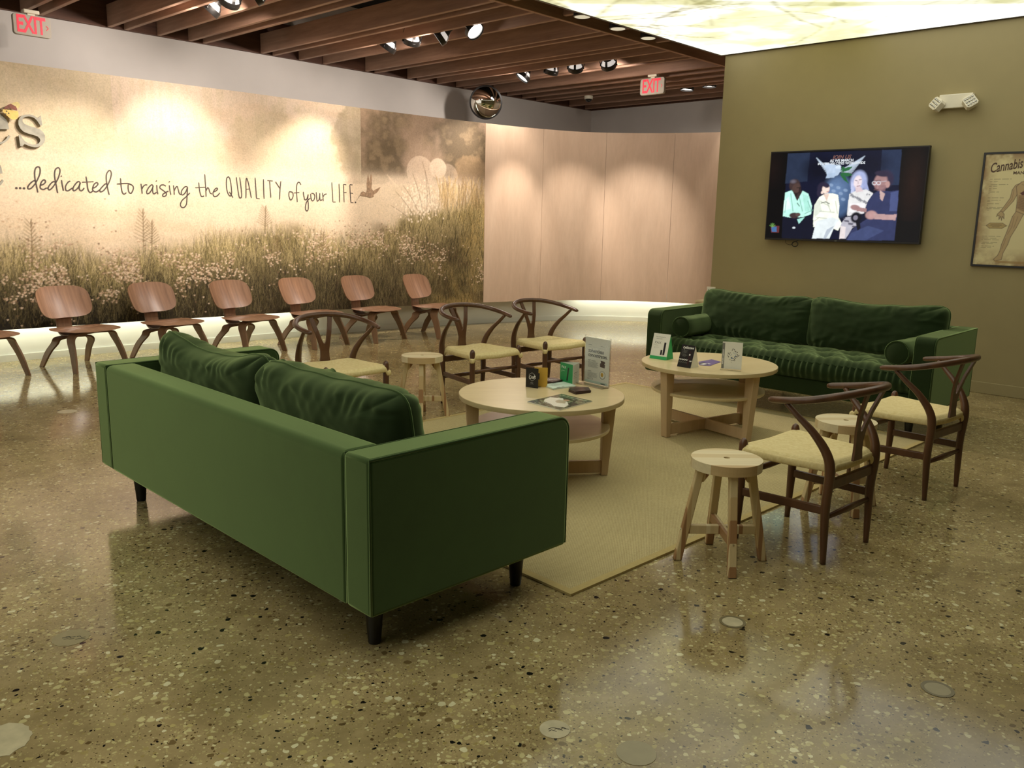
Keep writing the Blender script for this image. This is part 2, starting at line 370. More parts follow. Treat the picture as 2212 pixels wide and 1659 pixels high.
BFLY_O=[[(6.493,2.264),(6.510,2.285),(6.536,2.304),(6.554,2.312),(6.567,2.302),(6.588,2.293),(6.597,2.275),(6.597,2.258),(6.574,2.261),(6.541,2.273),(6.508,2.260)]]
BFLY_T=[[(6.556,2.312),(6.576,2.324),(6.602,2.334),(6.618,2.326),(6.626,2.308),(6.617,2.288),(6.604,2.275),(6.594,2.290),(6.574,2.303)]]
BIRD=[[(10.135,1.649),(10.149,1.682),(10.178,1.694),(10.216,1.681),(10.230,1.721),(10.226,1.779),(10.236,1.844),(10.248,1.899),(10.259,1.845),(10.262,1.795),(10.274,1.853),(10.288,1.904),(10.300,1.876),(10.297,1.796),(10.291,1.731),(10.315,1.706),(10.367,1.733),(10.419,1.756),(10.375,1.697),(10.318,1.659),(10.322,1.637),(10.262,1.624),(10.220,1.637),(10.169,1.639)],[(10.137,1.647),(10.131,1.638),(10.084,1.580),(10.131,1.644)]]
VELVET, VSHEEN = (34, 54, 20), 1.0
TV_GLOW, LENS_ON = 1.4, 12.0
# ---------------------------------------------------------------- materials used by the room and the furniture
def make_floor_mat():
    t = NT('terrazzo')
    v = t.coord('Object')
    warp = t.node('ShaderNodeTexNoise', i={'Scale': 34.0, 'Detail': 2.0}); t.l.new(v, warp.inputs['Vector'])
    wv = t.node('ShaderNodeVectorMath', operation='MULTIPLY_ADD'); t.l.new(warp.outputs['Color'], wv.inputs[0])
    wv.inputs[1].default_value = (0.022, 0.022, 0.0); t.l.new(v, wv.inputs[2]); vw = wv.outputs[0]
    big = t.noise(v, 0.8, 3); mid = t.noise(v, 3.5, 4)
    base = t.ramp(t.noise(v, 9, 6, 0.65), [(0.25, lin(FLOOR_A)), (0.75, lin(FLOOR_B))])
    base = t.mix(t.ramp(mid, [(0.35, (0, 0, 0)), (0.7, (0.35, 0.35, 0.35))]), base, lin(FLOOR_C))
    dens = t.ramp(t.math('ADD', t.math('MULTIPLY', big, 0.6), t.math('MULTIPLY', mid, 0.4)), [(0.36, (0.0,) * 3), (0.60, (1.0,) * 3)])
    def stones(scale, r0, prob, cols, seedshift, col):
        vo = t.node('ShaderNodeTexVoronoi', i={'Scale': scale, 'Randomness': 1.0}, voronoi_dimensions='2D')
        sh = t.node('ShaderNodeVectorMath', operation='ADD'); t.l.new(vw, sh.inputs[0]); sh.inputs[1].default_value = (seedshift, seedshift * 2, 0)
        t.l.new(sh.outputs[0], vo.inputs['Vector'])
        sep = t.n.new('ShaderNodeSeparateColor'); t.l.new(vo.outputs['Color'], sep.inputs[0])
        r = t.math('MULTIPLY', t.math('ADD', t.math('MULTIPLY', sep.outputs[0], 0.7), 0.3), r0)
        inside = t.math('LESS_THAN', vo.outputs['Distance'], r)
        thr = t.math('SUBTRACT', 1.0, t.math('MULTIPLY', t.math('ADD', t.math('MULTIPLY', dens, 0.75), 0.25), prob))
        keep = t.math('GREATER_THAN', sep.outputs[1], thr)
        m = t.math('MULTIPLY', inside, keep)
        return t.mix(m, col, t.ramp(sep.outputs[2], cols, 'CONSTANT'))
    c = stones(170, 0.5, 0.6, [(0, lin((178, 164, 112))), (0.45, lin((150, 136, 92))), (0.8, lin((92, 78, 50))), (0.93, lin((40, 34, 26)))], 3.3, base)
    c = stones(74, 0.48, 0.50, [(0, lin((186, 174, 122))), (0.3, lin((205, 196, 150))), (0.5, lin((150, 134, 84))), (0.7, lin((172, 160, 112))), (0.86, lin((96, 78, 48))), (0.93, lin((22, 20, 18)))], 0.0, c)
    c = stones(38, 0.44, 0.36, [(0, lin((196, 186, 134))), (0.3, lin((178, 164, 108))), (0.55, lin((214, 208, 168))), (0.72, lin((158, 142, 92))), (0.86, lin((110, 92, 58))), (0.92, lin((20, 19, 18)))], 7.7, c)
    # saw-cut joint with filler: distance to the line through (0.64, 2.07) along (2.09, 2.19)
    sx = t.n.new('ShaderNodeSeparateXYZ'); t.l.new(vw, sx.inputs[0])
    d = t.math('ABSOLUTE', t.math('SUBTRACT', t.math('MULTIPLY', t.math('SUBTRACT', sx.outputs[0], 0.64), 0.7234), t.math('MULTIPLY', t.math('SUBTRACT', sx.outputs[1], 2.07), 0.6904)))
    wdt = t.math('ADD', 0.0015, t.math('MULTIPLY', t.ramp(t.noise(v, 14.0, 4), [(0.3, (0, 0, 0)), (0.7, (1, 1, 1))]), t.math('MULTIPLY', 0.016, t.math('GREATER_THAN', 2.75, sx.outputs[1]))))
    line = t.math('MULTIPLY', t.math('LESS_THAN', d, wdt), t.math('GREATER_THAN', sx.outputs[1], 2.02))
    c = t.mix(t.math('MULTIPLY', line, 0.75), c, lin((150, 134, 98)))
    stain = t.ramp(t.noise(v, 1.7, 5, 0.6, 0.8), [(0.38, (0.72, 0.70, 0.66)), (0.58, (1.0, 1.0, 1.0)), (0.8, (1.08, 1.08, 1.06))])
    c = t.mix(1.0, c, stain, 'MULTIPLY')
    t.set(color=c, rough=t.math('ADD', FLOOR_ROUGH, t.math('MULTIPLY', mid, 0.06)), spec=0.5)
    return t.m
FLOOR_A, FLOOR_B, FLOOR_C, FLOOR_ROUGH = (134, 118, 82), (174, 156, 112), (152, 132, 92), 0.085

M = {}
M['floor'] = make_floor_mat()
M['grey_wall'] = plain('grey paint', (200, 195, 190), 0.85, 0.03, 3)
M['green_wall'] = plain('olive paint', (156, 143, 102), 0.8, 0.03, 4)
M['beige_wall'] = plain('beige paint', (150, 140, 110), 0.9, 0.03, 3)
M['white_wall'] = plain('white paint', (226, 226, 214), 0.6, 0.02, 4)
M['black_deck'] = plain('black deck', (12, 11, 11), 0.9, 0.1, 4)
M['soffit'] = plain('soffit paint', (120, 112, 88), 0.9, 0.03, 3)
M['joist'] = wood('reddish fir joist', (140, 106, 88), (186, 148, 124), (9, 0.8, 9), 0.6, 0.5, knots=0.75)
M['joist_x'] = wood('reddish fir beam', (142, 104, 80), (190, 146, 114), (0.8, 9, 9), 0.6, 0.5, knots=0.7)
M['joist_dark'] = wood('dark fir board', (72, 46, 34), (112, 76, 58), (0.8, 9, 9), 0.65, 0.5, knots=0.8)
M['bronze_trim'] = plain('bronze trim', (62, 50, 34), 0.5)
M['black_metal'] = plain('black metal', (20, 18, 17), 0.4, 0.1, 20)
M['steel'] = plain('bright steel', (190, 190, 186), 0.25, 0.03, 20, metal=1.0)
M['white_plastic'] = plain('white plastic', (226, 218, 196), 0.45, 0.02, 12)
M['ply_maple'] = wood('pale maple veneer', (198, 170, 144), (216, 190, 164), (2.2, 2.2, 0.45), 0.5, 0.8, bump=0.0)
M['ply_edge'] = plain('panel edge', (222, 200, 172), 0.6)

def wbox(name, s0, s1, n0, n1, z0, z1, mat, kind='structure', parent=None, bevel=0.0):
    """a box along the room axes; origin at its base centre"""
    o = MB().box((-(s1 - s0) / 2, -(n1 - n0) / 2, 0), ((s1 - s0) / 2, (n1 - n0) / 2, z1 - z0)).build(name, mat, None, bevel=bevel)
    o.location = W((s0 + s1) / 2, (n0 + n1) / 2, z0); o.rotation_euler = (0, 0, ROT_S)
    if kind: o['kind'] = kind
    return o

# floor in plain world axes so its pattern is metric
fl = MB(); P = [W(-6.2, -4.2), W(11.6, -4.2), W(11.6, 9.3), W(-6.2, 9.3)]
fl.hexa([Vector((p.x, p.y, -0.12)) for p in P], [Vector((p.x, p.y, 0)) for p in P])
o = fl.build('floor', M['floor']); o['kind'] = 'structure'

ZJ = 3.173                      # underside of the joists
SG = 8.04                       # face of the olive wall
wbox('wall_left', -6.2, 11.45, 8.95, 9.1, 0, 4.0, M['grey_wall'])
wbox('wall_far', 11.29, 11.45, 4.3, 8.95, 0, 4.0, M['grey_wall'])
wbox('wall_right', SG, SG + 0.22, -4.2, 4.66, 0, 3.9, M['green_wall'])
wbox('wall_alcove', SG + 0.22, 11.45, 4.2, 4.36, 0, 4.0, M['grey_wall'])
wbox('wall_rear_blocker', -6.35, -6.2, -4.2, 1.2, 0, 4.0, M['beige_wall'])  # unseen part wall, added to keep world light off the near sofa's arm
wbox('wall_near', -6.2, SG, -4.35, -4.2, 0, 4.0, M['beige_wall'])
wbox('baseboard_right', SG - 0.014, SG, -4.19, 4.65, 0.0, 0.10, M['green_wall'], bevel=0.004)
wbox('ceiling', -6.3, 11.5, -4.3, 9.1, 3.9, 4.0, M['black_deck'])
wbox('ceiling_soffit', -6.2, SG, -4.2, 0.55, 3.10, 3.16, M['soffit'])
wbox('ceiling_soffit', -6.2, -3.2, 0.55, 4.70, 3.10, 3.16, M['soffit'])
wbox('trim_1', -6.2, 11.29, 8.905, 8.95, ZJ, ZJ + 0.36, M['joist_dark'])
wbox('trim_2', 11.24, 11.29, 4.37, 8.90, ZJ, ZJ + 0.30, M['joist_dark'])

# ---------------------------------------------------------------- joists and beam
JS = [-2.6, -1.9, -1.75, -1.1, -0.4, -0.25, 0.3, 0.9, 1.05, 1.6, 2.15, 2.31, 2.82, 2.97, 3.59, 3.75, 4.08, 4.41, 4.57, 5.25, 5.40, 5.74, 6.07, 6.69, 6.83, 7.36, 7.52, 7.87, 8.22, 8.36,
      8.95, 9.23, 9.56, 9.87, 10.06, 10.65, 11.05]
jm = MB().box((-0.0, -1.5, 0.0), (0.042, 2.175, 0.25))
j0 = None
for s in JS:
    n1 = 8.90 - 0.005
    if j0 is None:
        j0 = MB().box((-0.021, -(n1 - 5.245) / 2, 0.0), (0.021, (n1 - 5.245) / 2, 0.205)).build('ceiling_joist', M['joist'], bevel=0.003, seg=1)
        tag(j0, 'reddish brown wooden joist of the open ceiling between mural wall and beam', 'joist', 'open ceiling joists'); j = j0
    else:
        j = j0.copy(); COL.objects.link(j)
    j.location = W(s + 0.02, (n1 + 5.245) / 2, ZJ); j.rotation_euler = (0, 0, ROT_S)
bm0 = MB().box((-7.6, -0.02, 0), (7.6, 0.02, 0.26)).build('ceiling_beam', M['joist_x'], bevel=0.003, seg=1)
bm0.location = W(3.55, 5.222, ZJ - 0.004); bm0.rotation_euler = (0, 0, ROT_S)
tag(bm0, 'long brown wooden beam the joists run into, beside the backlit ceiling', 'beam')
k0 = None
for s in [x for i, x in enumerate(JS) if i % 2 == 0 and x < 7.9]:
    if k0 is None:
        k0 = MB().box((-0.021, -0.20, 0), (0.021, 0.20, 0.2)).build('ceiling_blocking', M['joist'], bevel=0.003, seg=1)
        tag(k0, 'short brown wooden block between the beam and the backlit ceiling', 'wood block', 'short blocks beside the backlit ceiling'); k = k0
    else:
        k = k0.copy(); COL.objects.link(k)
    k.location = W(s + 0.02, 4.97, ZJ + 0.02); k.rotation_euler = (0, 0, ROT_S)

# ---------------------------------------------------------------- backlit ceiling with printed treetops
def make_skybox():
    root = empty('backlit_ceiling', W(2.42, 2.65, 3.09), ROT_S, 'glowing pale yellow ceiling panel printed with bare treetops and branches', 'ceiling light')
    res = 0.022; s0, s1, n0, n1 = -3.2, SG - 0.03, 0.56, 4.69
    w, h = int((s1 - s0) / res), int((n1 - n0) / res)
    im = np.ones((h, w, 3), np.float32)
    a = vnoise(h, w, 40, 3, 5); b = vnoise(h, w, 16, 4, 5); c = vnoise(h, w, 7, 5, 4)
    m = sm(a * 0.6 + b * 0.4, 0.44, 0.62)
    white = np.array([1.0, 1.0, 0.90]); yel = np.array([0.78, 0.76, 0.46]); gry = np.array([0.50, 0.49, 0.30])
    im = white * (1 - m[..., None]) + yel * m[..., None]
    m2 = sm(c * 0.5 + b * 0.5, 0.52, 0.64) * m * 0.55
    im = im * (1 - m2[..., None]) + gry * m2[..., None]
    rng = random.Random(5)
    def branch(x, y, ang, L, wd, dep):
        pts = [(x, y)]; n = 9
        for i in range(n):
            ang += rng.uniform(-0.28, 0.28); x += math.cos(ang) * L / n; y += math.sin(ang) * L / n; pts.append((x, y))
            if dep > 0 and i > 1 and rng.random() < 0.42:
                branch(x, y, ang + rng.choice((-1, 1)) * rng.uniform(0.4, 1.0), L * rng.uniform(0.4, 0.65), wd * 0.55, dep - 1)
        p_line(im, pts, wd, (112, 106, 66), 0.42)
    for k in range(38):
        branch(rng.uniform(0, w), rng.choice((-4, h + 4, rng.uniform(0, h))), rng.uniform(0, 6.28), rng.uniform(60, 170), rng.choice((0.9, 1.2, 1.6, 3.2)), 3)
    # three broad trunks crossing the visible corner
    for (xa, ya, xb, yb, wd) in ((w - 60, 0, w - 150, h, 11), (w - 10, 40, w - 118, h - 10, 6), (w - 200, 0, w - 215, h, 8)):
        p_line(im, [(xa, ya), ((xa + xb) / 2 + 6, (ya + yb) / 2), (xb, yb)], wd, (150, 148, 92), 0.5)
    mt = attr_mat('backlit print', 0.4, SKYBOX_STRENGTH)
    picture_mesh('printed_panel', im.astype(np.float32), lambda u, v: (s0 + u * (s1 - s0) - 2.42, n0 + (1 - v) * (n1 - n0) - 2.65, 0.0), mt, root)
    fr = MB(); 
    fr.box((s0 - 2.42, n1 - 2.65, -0.004), (s1 - 2.42 + 0.028, n1 - 2.65 + 0.02, 0.18)).box((s0 - 2.42, n0 - 2.65 - 0.02, -0.004), (s1 - 2.42 + 0.028, n0 - 2.65, 0.18))
    fr.box((s1 - 2.42 + 0.004, n0 - 2.65, -0.004), (s1 - 2.42 + 0.028, n1 - 2.65, 0.18))
    fr.build('frame', M['bronze_trim'], root)
    MB().box((s0 - 2.42, n0 - 2.65, 0.19), (s1 - 2.42, n1 - 2.65, 0.21)).build('back_pan', M['white_wall'], root)
make_skybox()

# ---------------------------------------------------------------- the curved mural wall: plan curve in (s, n)
PLAN = [(-4, 8.62), (1, 8.60), (2.3, 8.55), (3.4, 8.49), (4.6, 8.41), (6.1, 8.28), (7.4, 8.10), (8.3, 7.88), (9.0, 7.58), (9.55, 7.15), (9.95, 6.6), (10.2, 6.0), (10.32, 5.3), (10.35, 4.5)]
CUR = smooth_path([(p[0], p[1], 0) for p in PLAN], 8)
ARC = [0.0]
for a_, b_ in zip(CUR[:-1], CUR[1:]): ARC.append(ARC[-1] + (b_ - a_).length)
_cs = np.array([p.x for p in CUR]); _cn = np.array([p.y for p in CUR]); _ca = np.array(ARC)
def plan(a, off=0.0):
    """point on the curve at arc length a, moved off metres into the room"""
    s, n = np.interp(a, _ca, _cs), np.interp(a, _ca, _cn)
    e = 0.12; a0, a1 = max(0, a - e), min(ARC[-1], a + e)
    ts, tn = np.interp(a1, _ca, _cs) - np.interp(a0, _ca, _cs), np.interp(a1, _ca, _cn) - np.interp(a0, _ca, _cn)
    L = math.hypot(ts, tn)
    return s + tn / L * off, n - ts / L * off
def PW(a, z, off=0.0):
    s, n = plan(a, off); return W(s, n, z)
def ztop(a): return interp([5.0, 6.5, 8.7, 12.0, 13.4, 15.9], [2.675, 2.668, 2.657, 2.612, 2.586, 2.590], a)
def zbot(a): return interp([5.0, 7.4, 12.0, 15.9], [0.327, 0.325, 0.306, 0.312], a)
def curved(name, a0, a1, z0f, z1f, o0, o1, mat, parent=None, step=0.06):
    n = max(2, int((a1 - a0) / step)); m = MB(); vs = []
    for i in range(n + 1):
        a = a0 + (a1 - a0) * i / n
        vs += [PW(a, z0f(a), o0), PW(a, z0f(a), o1), PW(a, z1f(a), o1), PW(a, z1f(a), o0)]
    fs = [(i * 4 + k, i * 4 + (k + 1) % 4, (i + 1) * 4 + (k + 1) % 4, (i + 1) * 4 + k) for i in range(n) for k in range(4)] + [(3, 2, 1, 0), (n * 4, n * 4 + 1, n * 4 + 2, n * 4 + 3)]
    m.add(vs, fs)
    return m.build(name, mat, parent, auto=True)
curved('wall_curved', 0.0, 15.85, lambda a: 0.0, lambda a: 0.62, -0.30, -0.22, M['white_wall'])['kind'] = 'structure'
curved('baseboard_curved', 0.0, 15.84, lambda a: 0.0, lambda a: 0.065, -0.22, -0.205, M['white_wall'])['kind'] = 'structure'

def strip_mat(name, col, s):
    t = NT(name); t.set(color=(0.8, 0.8, 0.8), emit=col, estr=s); return t.m
M['cove'] = strip_mat('cove strip glow', (0.93, 1.0, 0.88), COVE_STRENGTH)
for (a0, a1, lab) in ((1.5, 9.45, 'white strip light hidden under the mural, left of the wooden chairs in front'), (13.35, 15.6, 'white strip light hidden under the plain curved panels, right end')):
    o = curved('cove_light', a0, a1, lambda a: 0.40, lambda a: 0.42, -0.14, -0.09, M['cove']); tag(o, lab, 'strip light')
SEAM = [11.946, 12.815, 13.706, 14.627, 15.80]
scr = empty('curved_screen', (0, 0, 0), 0, 'plain pale plywood curved wall screen between the mural and the olive wall', 'wall screen')
for k in range(4):
    o = curved('panel', SEAM[k] + 0.0015, SEAM[k + 1] - 0.0015, zbot, ztop, -0.03, 0.0, M['ply_maple']); o.parent = scr
# ---------------------------------------------------------------- mural print, painted in wall coordinates
def make_mural():
    A0, A1 = 4.2, 11.943; res = 0.0078
    w, h = int((A1 - A0) / res), int(2.36 / res)
    Z = 2.66 - (np.arange(h) / (h - 1) * 2.36)[:, None] * np.ones((1, w)); Aa = A0 + (np.arange(w) / (w - 1) * (A1 - A0))[None] * np.ones((h, 1))
    C = lambda c: np.array(lin(c), np.float32)
    def mixc(im, m, c): return im * (1 - m[..., None]) + C(c) * m[..., None]
    n1 = vnoise(h, w, 90, 1, 5); n2 = vnoise(h, w, 34, 2, 5); n3 = vnoise(h, w, 12, 3, 4); n4 = vnoise(h, w, 4.5, 8, 3)
    nh = vnoise(h, w, 30, 11, 5, 3.0)
    im = np.ones((h, w, 3), np.float32) * C((202, 181, 158))
    im = mixc(im, 0.55 * sm(nh, 0.45, 0.7) * sm(Z, 1.6, 2.2), (196, 168, 136))
    im = mixc(im, 0.35 * sm(n1, 0.4, 0.7), (222, 204, 172))
    im = mixc(im, 0.35 * sm(vnoise(h, w, 60, 21, 3, 0.08), 0.45, 0.7) * sm(Z, 1.75, 1.9), (184, 168, 136))
    # left of the first seam the print is greener and flatter
    im = mixc(im, 0.45 * (Aa < 7.42) * sm(Z, 1.5, 2.3), (186, 172, 134))
    # misty trees above the field line
    fl = 1.80 + 0.02 * np.sin(Aa * 3)
    def tree(im, a, z, ra, rz, c, amt, seed, rag=0.30, below=True):
        nn = vnoise(h, w, 13, seed, 5)
        d = np.sqrt(((Aa - a) / ra) ** 2 + ((Z - z) / rz) ** 2) + (nn - 0.5) * 2 * rag
        m = sm(-d, -1.05, -0.85) * amt
        m = m * sm(Z, fl - 0.02, fl + 0.03) if below else m
        return mixc(im, m * (0.75 + 0.5 * (n3 - 0.5)), c)
    im = tree(im, 9.2, 2.02, 0.75, 0.52, (176, 160, 126), 0.60, 31)
    im = tree(im, 8.1, 1.95, 0.9, 0.30, (190, 164, 134), 0.5, 32)
    im = tree(im, 10.2, 2.2, 0.42, 0.55, (134, 122, 92), 0.75, 33)
    R = (Aa > 10.155)
    base = im.copy()
    im = mixc(im, 0.85 * R * sm(Z, 1.84, 2.06), (150, 124, 100))
    im = mixc(im, R * 0.9 * sm(n1 * 0.35 + n2 * 0.4 + n3 * 0.25 + 0.22 * np.exp(-((Aa - 10.45) / 0.35) ** 2) + 0.28 * np.exp(-((Aa - 11.6) / 0.35) ** 2) - 0.12 * np.exp(-((Aa - 11.0) / 0.2) ** 2), 0.40, 0.74) * sm(Z, 1.80, 1.98), (92, 78, 56))
    im = mixc(im, R * 0.25 * sm(n3, 0.50, 0.75) * sm(Z, 1.9, 2.0), (178, 152, 118))
    im = tree(im, 11.75, 1.98, 0.30, 0.26, (150, 124, 92), 0.8, 35)
    # pale round shapes
    for (a, z, r, amt) in ((10.98, 1.98, 0.20, 0.5), (11.24, 2.04, 0.13, 0.75), (11.38, 1.95, 0.16, 0.3)):
        d = np.hypot((Aa - a), (Z - z)); im = mixc(im, amt * sm(-d, -r, -r + 0.012) * sm(Z, 1.70, 1.84), (216, 192, 166))
    # pale haze just above the field line, then the bright field
    im = mixc(im, 0.65 * np.exp(-((Z - 1.83) / 0.10) ** 2) * (0.4 + n2), (220, 196, 168))
    fieldm = sm(-Z, -fl - 0.01, -fl + 0.01)
    im = mixc(im, fieldm * 0.9, (220, 198, 168))
    im = mixc(im, fieldm * 0.4 * sm(nh, 0.5, 0.75), (206, 182, 146))
    # meadow: its soft upper edge as a function of a
    top = np.interp(Aa, [4, 6.4, 7.2, 7.9, 8.6, 9.3, 10.1, 10.8, 11.2, 11.95], [1.22, 1.14, 0.98, 1.08, 1.20, 1.28, 1.20, 1.46, 1.62, 1.78]) + (n2 - 0.5) * 0.25
    g = sm(-Z, -top - 0.05, -top + 0.22)
    im = mixc(im, g * 0.85, (164, 146, 98))
    im = mixc(im, sm(-Z, -top + 0.10, -top + 0.55) * 0.75, (132, 114, 74))
    im = mixc(im, sm(-Z, -1.08, -0.58) * 0.8 * np.interp(Aa, [4, 9.5, 11, 12], [1, 1, 0.5, 0.3]), (84, 70, 46))
    im = mixc(im, sm(-Z, -0.92, -0.50) * 0.95 * np.interp(Aa, [4, 7, 9, 12], [1, 1, 0.6, 0.35]), (34, 29, 21))
    im = mixc(im, g * 0.7 * sm(Aa, 10.9, 11.5) * sm(n1, 0.3, 0.6), (186, 158, 98))
    # dark purple-brown streaks of undergrowth on the right
    im = mixc(im, 0.7 * np.exp(-((Z - (1.28 - 0.33 * (Aa - 10.3))) / 0.09) ** 2) * sm(Aa, 10.2, 10.5) * (Aa < 11.8) * sm(n2, 0.35, 0.6), (82, 58, 46))
    im = mixc(im, 0.55 * g * sm(n2, 0.56, 0.7) * sm(Aa, 8.2, 9.2), (66, 52, 36))
    rng = np.random.RandomState(12)
    # blades of grass
    N = 26000
    a = rng.uniform(0, w, N); zt = rng.uniform(0, 1, N); lean = rng.normal(0, 0.22, N); L = rng.uniform(5, 22, N)
    topx = top[0, np.clip(a.astype(int), 0, w - 1)]
    zz = 0.30 + (topx - 0.24) * (zt ** 0.85)
    jj = (2.66 - zz) / 2.36 * (h - 1)
    gold = np.interp(A0 + a * res, [4, 8, 10.5, 12], [0.35, 0.45, 0.6, 0.85])
    pick = rng.rand(N); dep = (topx - zz)
    cl = np.where((pick < 0.36)[:, None], np.array(lin((196, 176, 124))), np.where((pick < 0.72)[:, None], np.array(lin((128, 114, 66))), np.array(lin((60, 52, 34)))))
    cl = cl * (1.0 - 0.86 * sm(dep, 0.14, 0.62) * (1 - 0.5 * gold))[:, None]
    al = rng.uniform(0.30, 0.80, N) * sm(dep, -0.06, 0.26)
    for st in range(23):
        ok = st < L; k = st / np.maximum(L, 1)
        X = (a + lean * st + 0.015 * lean * st * st); Y = jj - st
        xi = np.round(X).astype(int); yi = np.round(Y).astype(int)
        ok &= (xi >= 0) & (xi < w) & (yi >= 0) & (yi < h)
        al2 = (al * (1 - 0.5 * k))[ok][:, None]
        im[yi[ok], xi[ok]] = im[yi[ok], xi[ok]] * (1 - al2) + cl[ok] * al2
    # clusters of small pale blossoms
    NB = 60000
    a = rng.uniform(0, w - 1, NB); j = rng.uniform(h * 0.40, h - 1, NB); ai, ji = a.astype(int), j.astype(int)
    zb = 2.66 - j / (h - 1) * 2.36; ab = A0 + a * res
    dens = np.exp(-((zb - np.interp(ab, [4, 6.4, 7.2, 8.2, 9.2, 10.4, 11, 12], [0.95, 0.88, 0.82, 0.80, 0.98, 1.18, 0.95, 0.7])) / np.interp(ab, [4, 7.3, 9, 12], [0.24, 0.26, 0.16, 0.14])) ** 2)
    dens *= sm(vnoise(h, w, 22, 41, 3)[ji, ai], 0.40, 0.62) * np.interp(ab, [4, 7.4, 8.4, 10.4, 11.1, 12], [1, 1, 0.45, 0.75, 0.35, 0.3])
    ok = rng.rand(NB) < dens * 0.85
    cols = np.array([lin((214, 186, 156)), lin((186, 154, 124)), lin((232, 208, 180)), lin((120, 94, 70))])
    cc = cols[rng.choice(4, NB, p=[0.4, 0.25, 0.2, 0.15])]
    for dx, dy, am in ((0, 0, 0.95), (1, 0, 0.7), (0, 1, 0.6), (-1, 0, 0.35), (1, 1, 0.35)):
        x = np.clip(ai + dx, 0, w - 1)[ok]; y = np.clip(ji + dy, 0, h - 1)[ok]
        im[y, x] = im[y, x] * (1 - am) + cc[ok] * am
    # the bright spray of dry grass right of the bird, and the tall weeds
    rr = random.Random(3)
    def sprig(a0, z0, a1, z1, c, wd, al, bend=0.0):
        X = lambda a: (a - A0) / res; Y = lambda z: (2.66 - z) / 2.36 * (h - 1)
        pts = [(X(a0 + (a1 - a0) * t + bend * math.sin(PI * t)), Y(z0 + (z1 - z0) * t)) for t in np.linspace(0, 1, 9)]
        p_line(im, pts, wd, c, al)
    for k in range(60):
        a0 = 10.98 + rr.gauss(0, 0.13); sprig(a0, 1.52 + rr.uniform(-0.1, 0.05), a0 + rr.gauss(0, 0.17), 1.66 + rr.uniform(0, 0.26), (226, 202, 172), 1.0, 0.6, rr.uniform(-0.04, 0.04))
    for k in range(260):
        a0 = 10.98 + rr.gauss(0, 0.16); p_ell(im, (a0 - A0) / res, (2.66 - (1.62 + rr.gauss(0, 0.10))) / 2.36 * (h - 1), 1.3, 1.8, (244, 224, 196), 0.8)
    for (a0, z0, a1, z1) in ((10.86, 1.45, 10.62, 1.72), (10.93, 1.5, 10.72, 1.80), (11.0, 1.5, 10.86, 1.95), (11.06, 1.5, 11.04, 2.0), (10.8, 1.4, 10.55, 1.55), (11.12, 1.6, 11.0, 2.1), (11.3, 1.7, 11.42, 2.0)):
        sprig(a0, z0, a1, z1, (118, 96, 72), 1.0, 0.6, 0.02)
    for k in range(150):
        a0 = rr.uniform(11.25, 11.93); sprig(a0, 1.60 + rr.uniform(-0.1, 0.1), a0 + rr.gauss(0, 0.07), 1.80 + rr.uniform(0, 0.16), rr.choice(((200, 168, 116), (146, 118, 76), (222, 192, 140))), 1.0, 0.6)
    for (a0, z0, hh) in ((6.62, 0.9, 0.40), (7.62, 1.0, 0.42), (8.92, 1.2, 0.28), (9.62, 0.85, 0.36), (7.70, 1.0, 0.30), (9.05, 0.9, 0.25)):
        sprig(a0, z0, a0 + 0.02, z0 + hh, (108, 88, 58), 1.3, 0.65)
        for q in range(9):
            zz_ = z0 + hh * (0.25 + 0.08 * q); sd = 0.09 * (1 - q / 11)
            for sg in (-1, 1): sprig(a0 + 0.01, zz_, a0 + sg * sd, zz_ + 0.05, (124, 104, 70), 1.0, 0.45)
    # printed panel seams (thin dark joints)
    for a in (7.42, 10.155):
        x = int((a - A0) / res); im[:, x:x + 1] *= 0.93
    # deterministic fine grain
    im *= (0.94 + 0.12 * n4)[..., None]
    rng2 = np.random.RandomState(4); im *= (1 + rng2.normal(0, 1, (h, w)) * (0.02 + 0.10 * g))[..., None]
    im = np.clip(im, 0.008, 0.86)
    root = empty('mural_panel', W(3.4, 8.46, 0.3), 0, 'long curved wall panel printed with a misty meadow, slogan and small bird', 'mural')
    inv = Matrix.Translation(-Vector(root.location))
    mt = attr_mat('mural print', 0.62, 0.0, 0.25, ((1, 1, 1), 60.0, 0.35))
    L = lambda v: Vector(v) - Vector(root.location)
    picture_mesh('print', im.astype(np.float32), lambda u, v: L(PW(A0 + u * (A1 - A0), zbot(A0 + u * (A1 - A0)) + v * (ztop(A0 + u * (A1 - A0)) - zbot(A0 + u * (A1 - A0))), 0.002)), mt, root)
    b = curved('backing_board', A0, A1, zbot, ztop, -0.03, 0.0, M['ply_edge']); b.parent = root
    b.data.transform(inv)
    # slogan in flat painted strokes
    ink = plain('slogan ink', (74, 64, 56), 0.6, 0.05)
    m = MB()
    for S in STROKES:
        P = smooth_path([(a, z, 0) for a, z in S], 5) if len(S) > 2 else [Vector((a, z, 0)) for a, z in S]
        n = len(P); vs = []
        for i in range(n):
            t = (P[min(i + 1, n - 1)] - P[max(i - 1, 0)]).normalized(); q = Vector((-t.y, t.x, 0)) * (0.0062 if 0 < i < n - 1 else 0.0045)
            for sg in (-1, 1): vs.append(L(PW(P[i].x + sg * q.x, P[i].y + sg * q.y, 0.0035)))
        m.add(vs, [(2 * i, 2 * i + 1, 2 * i + 3, 2 * i + 2) for i in range(n - 1)])
    for a, z in DOTS[0]:
        m.add([L(PW(a + 0.0105 * math.cos(k * PI / 5), z + 0.0105 * math.sin(k * PI / 5), 0.0036)) for k in range(10)], [tuple(range(10))])
    m.build('lettering', ink, root)
    def flat(name, polys, off, mat, dep=0.001):
        for P in polys:
            vs, fs = glyph_mesh([P], dep)
            MB().add([L(PW(v.x, v.y, off + v.z)) for v in vs], fs).build(name, mat, root)
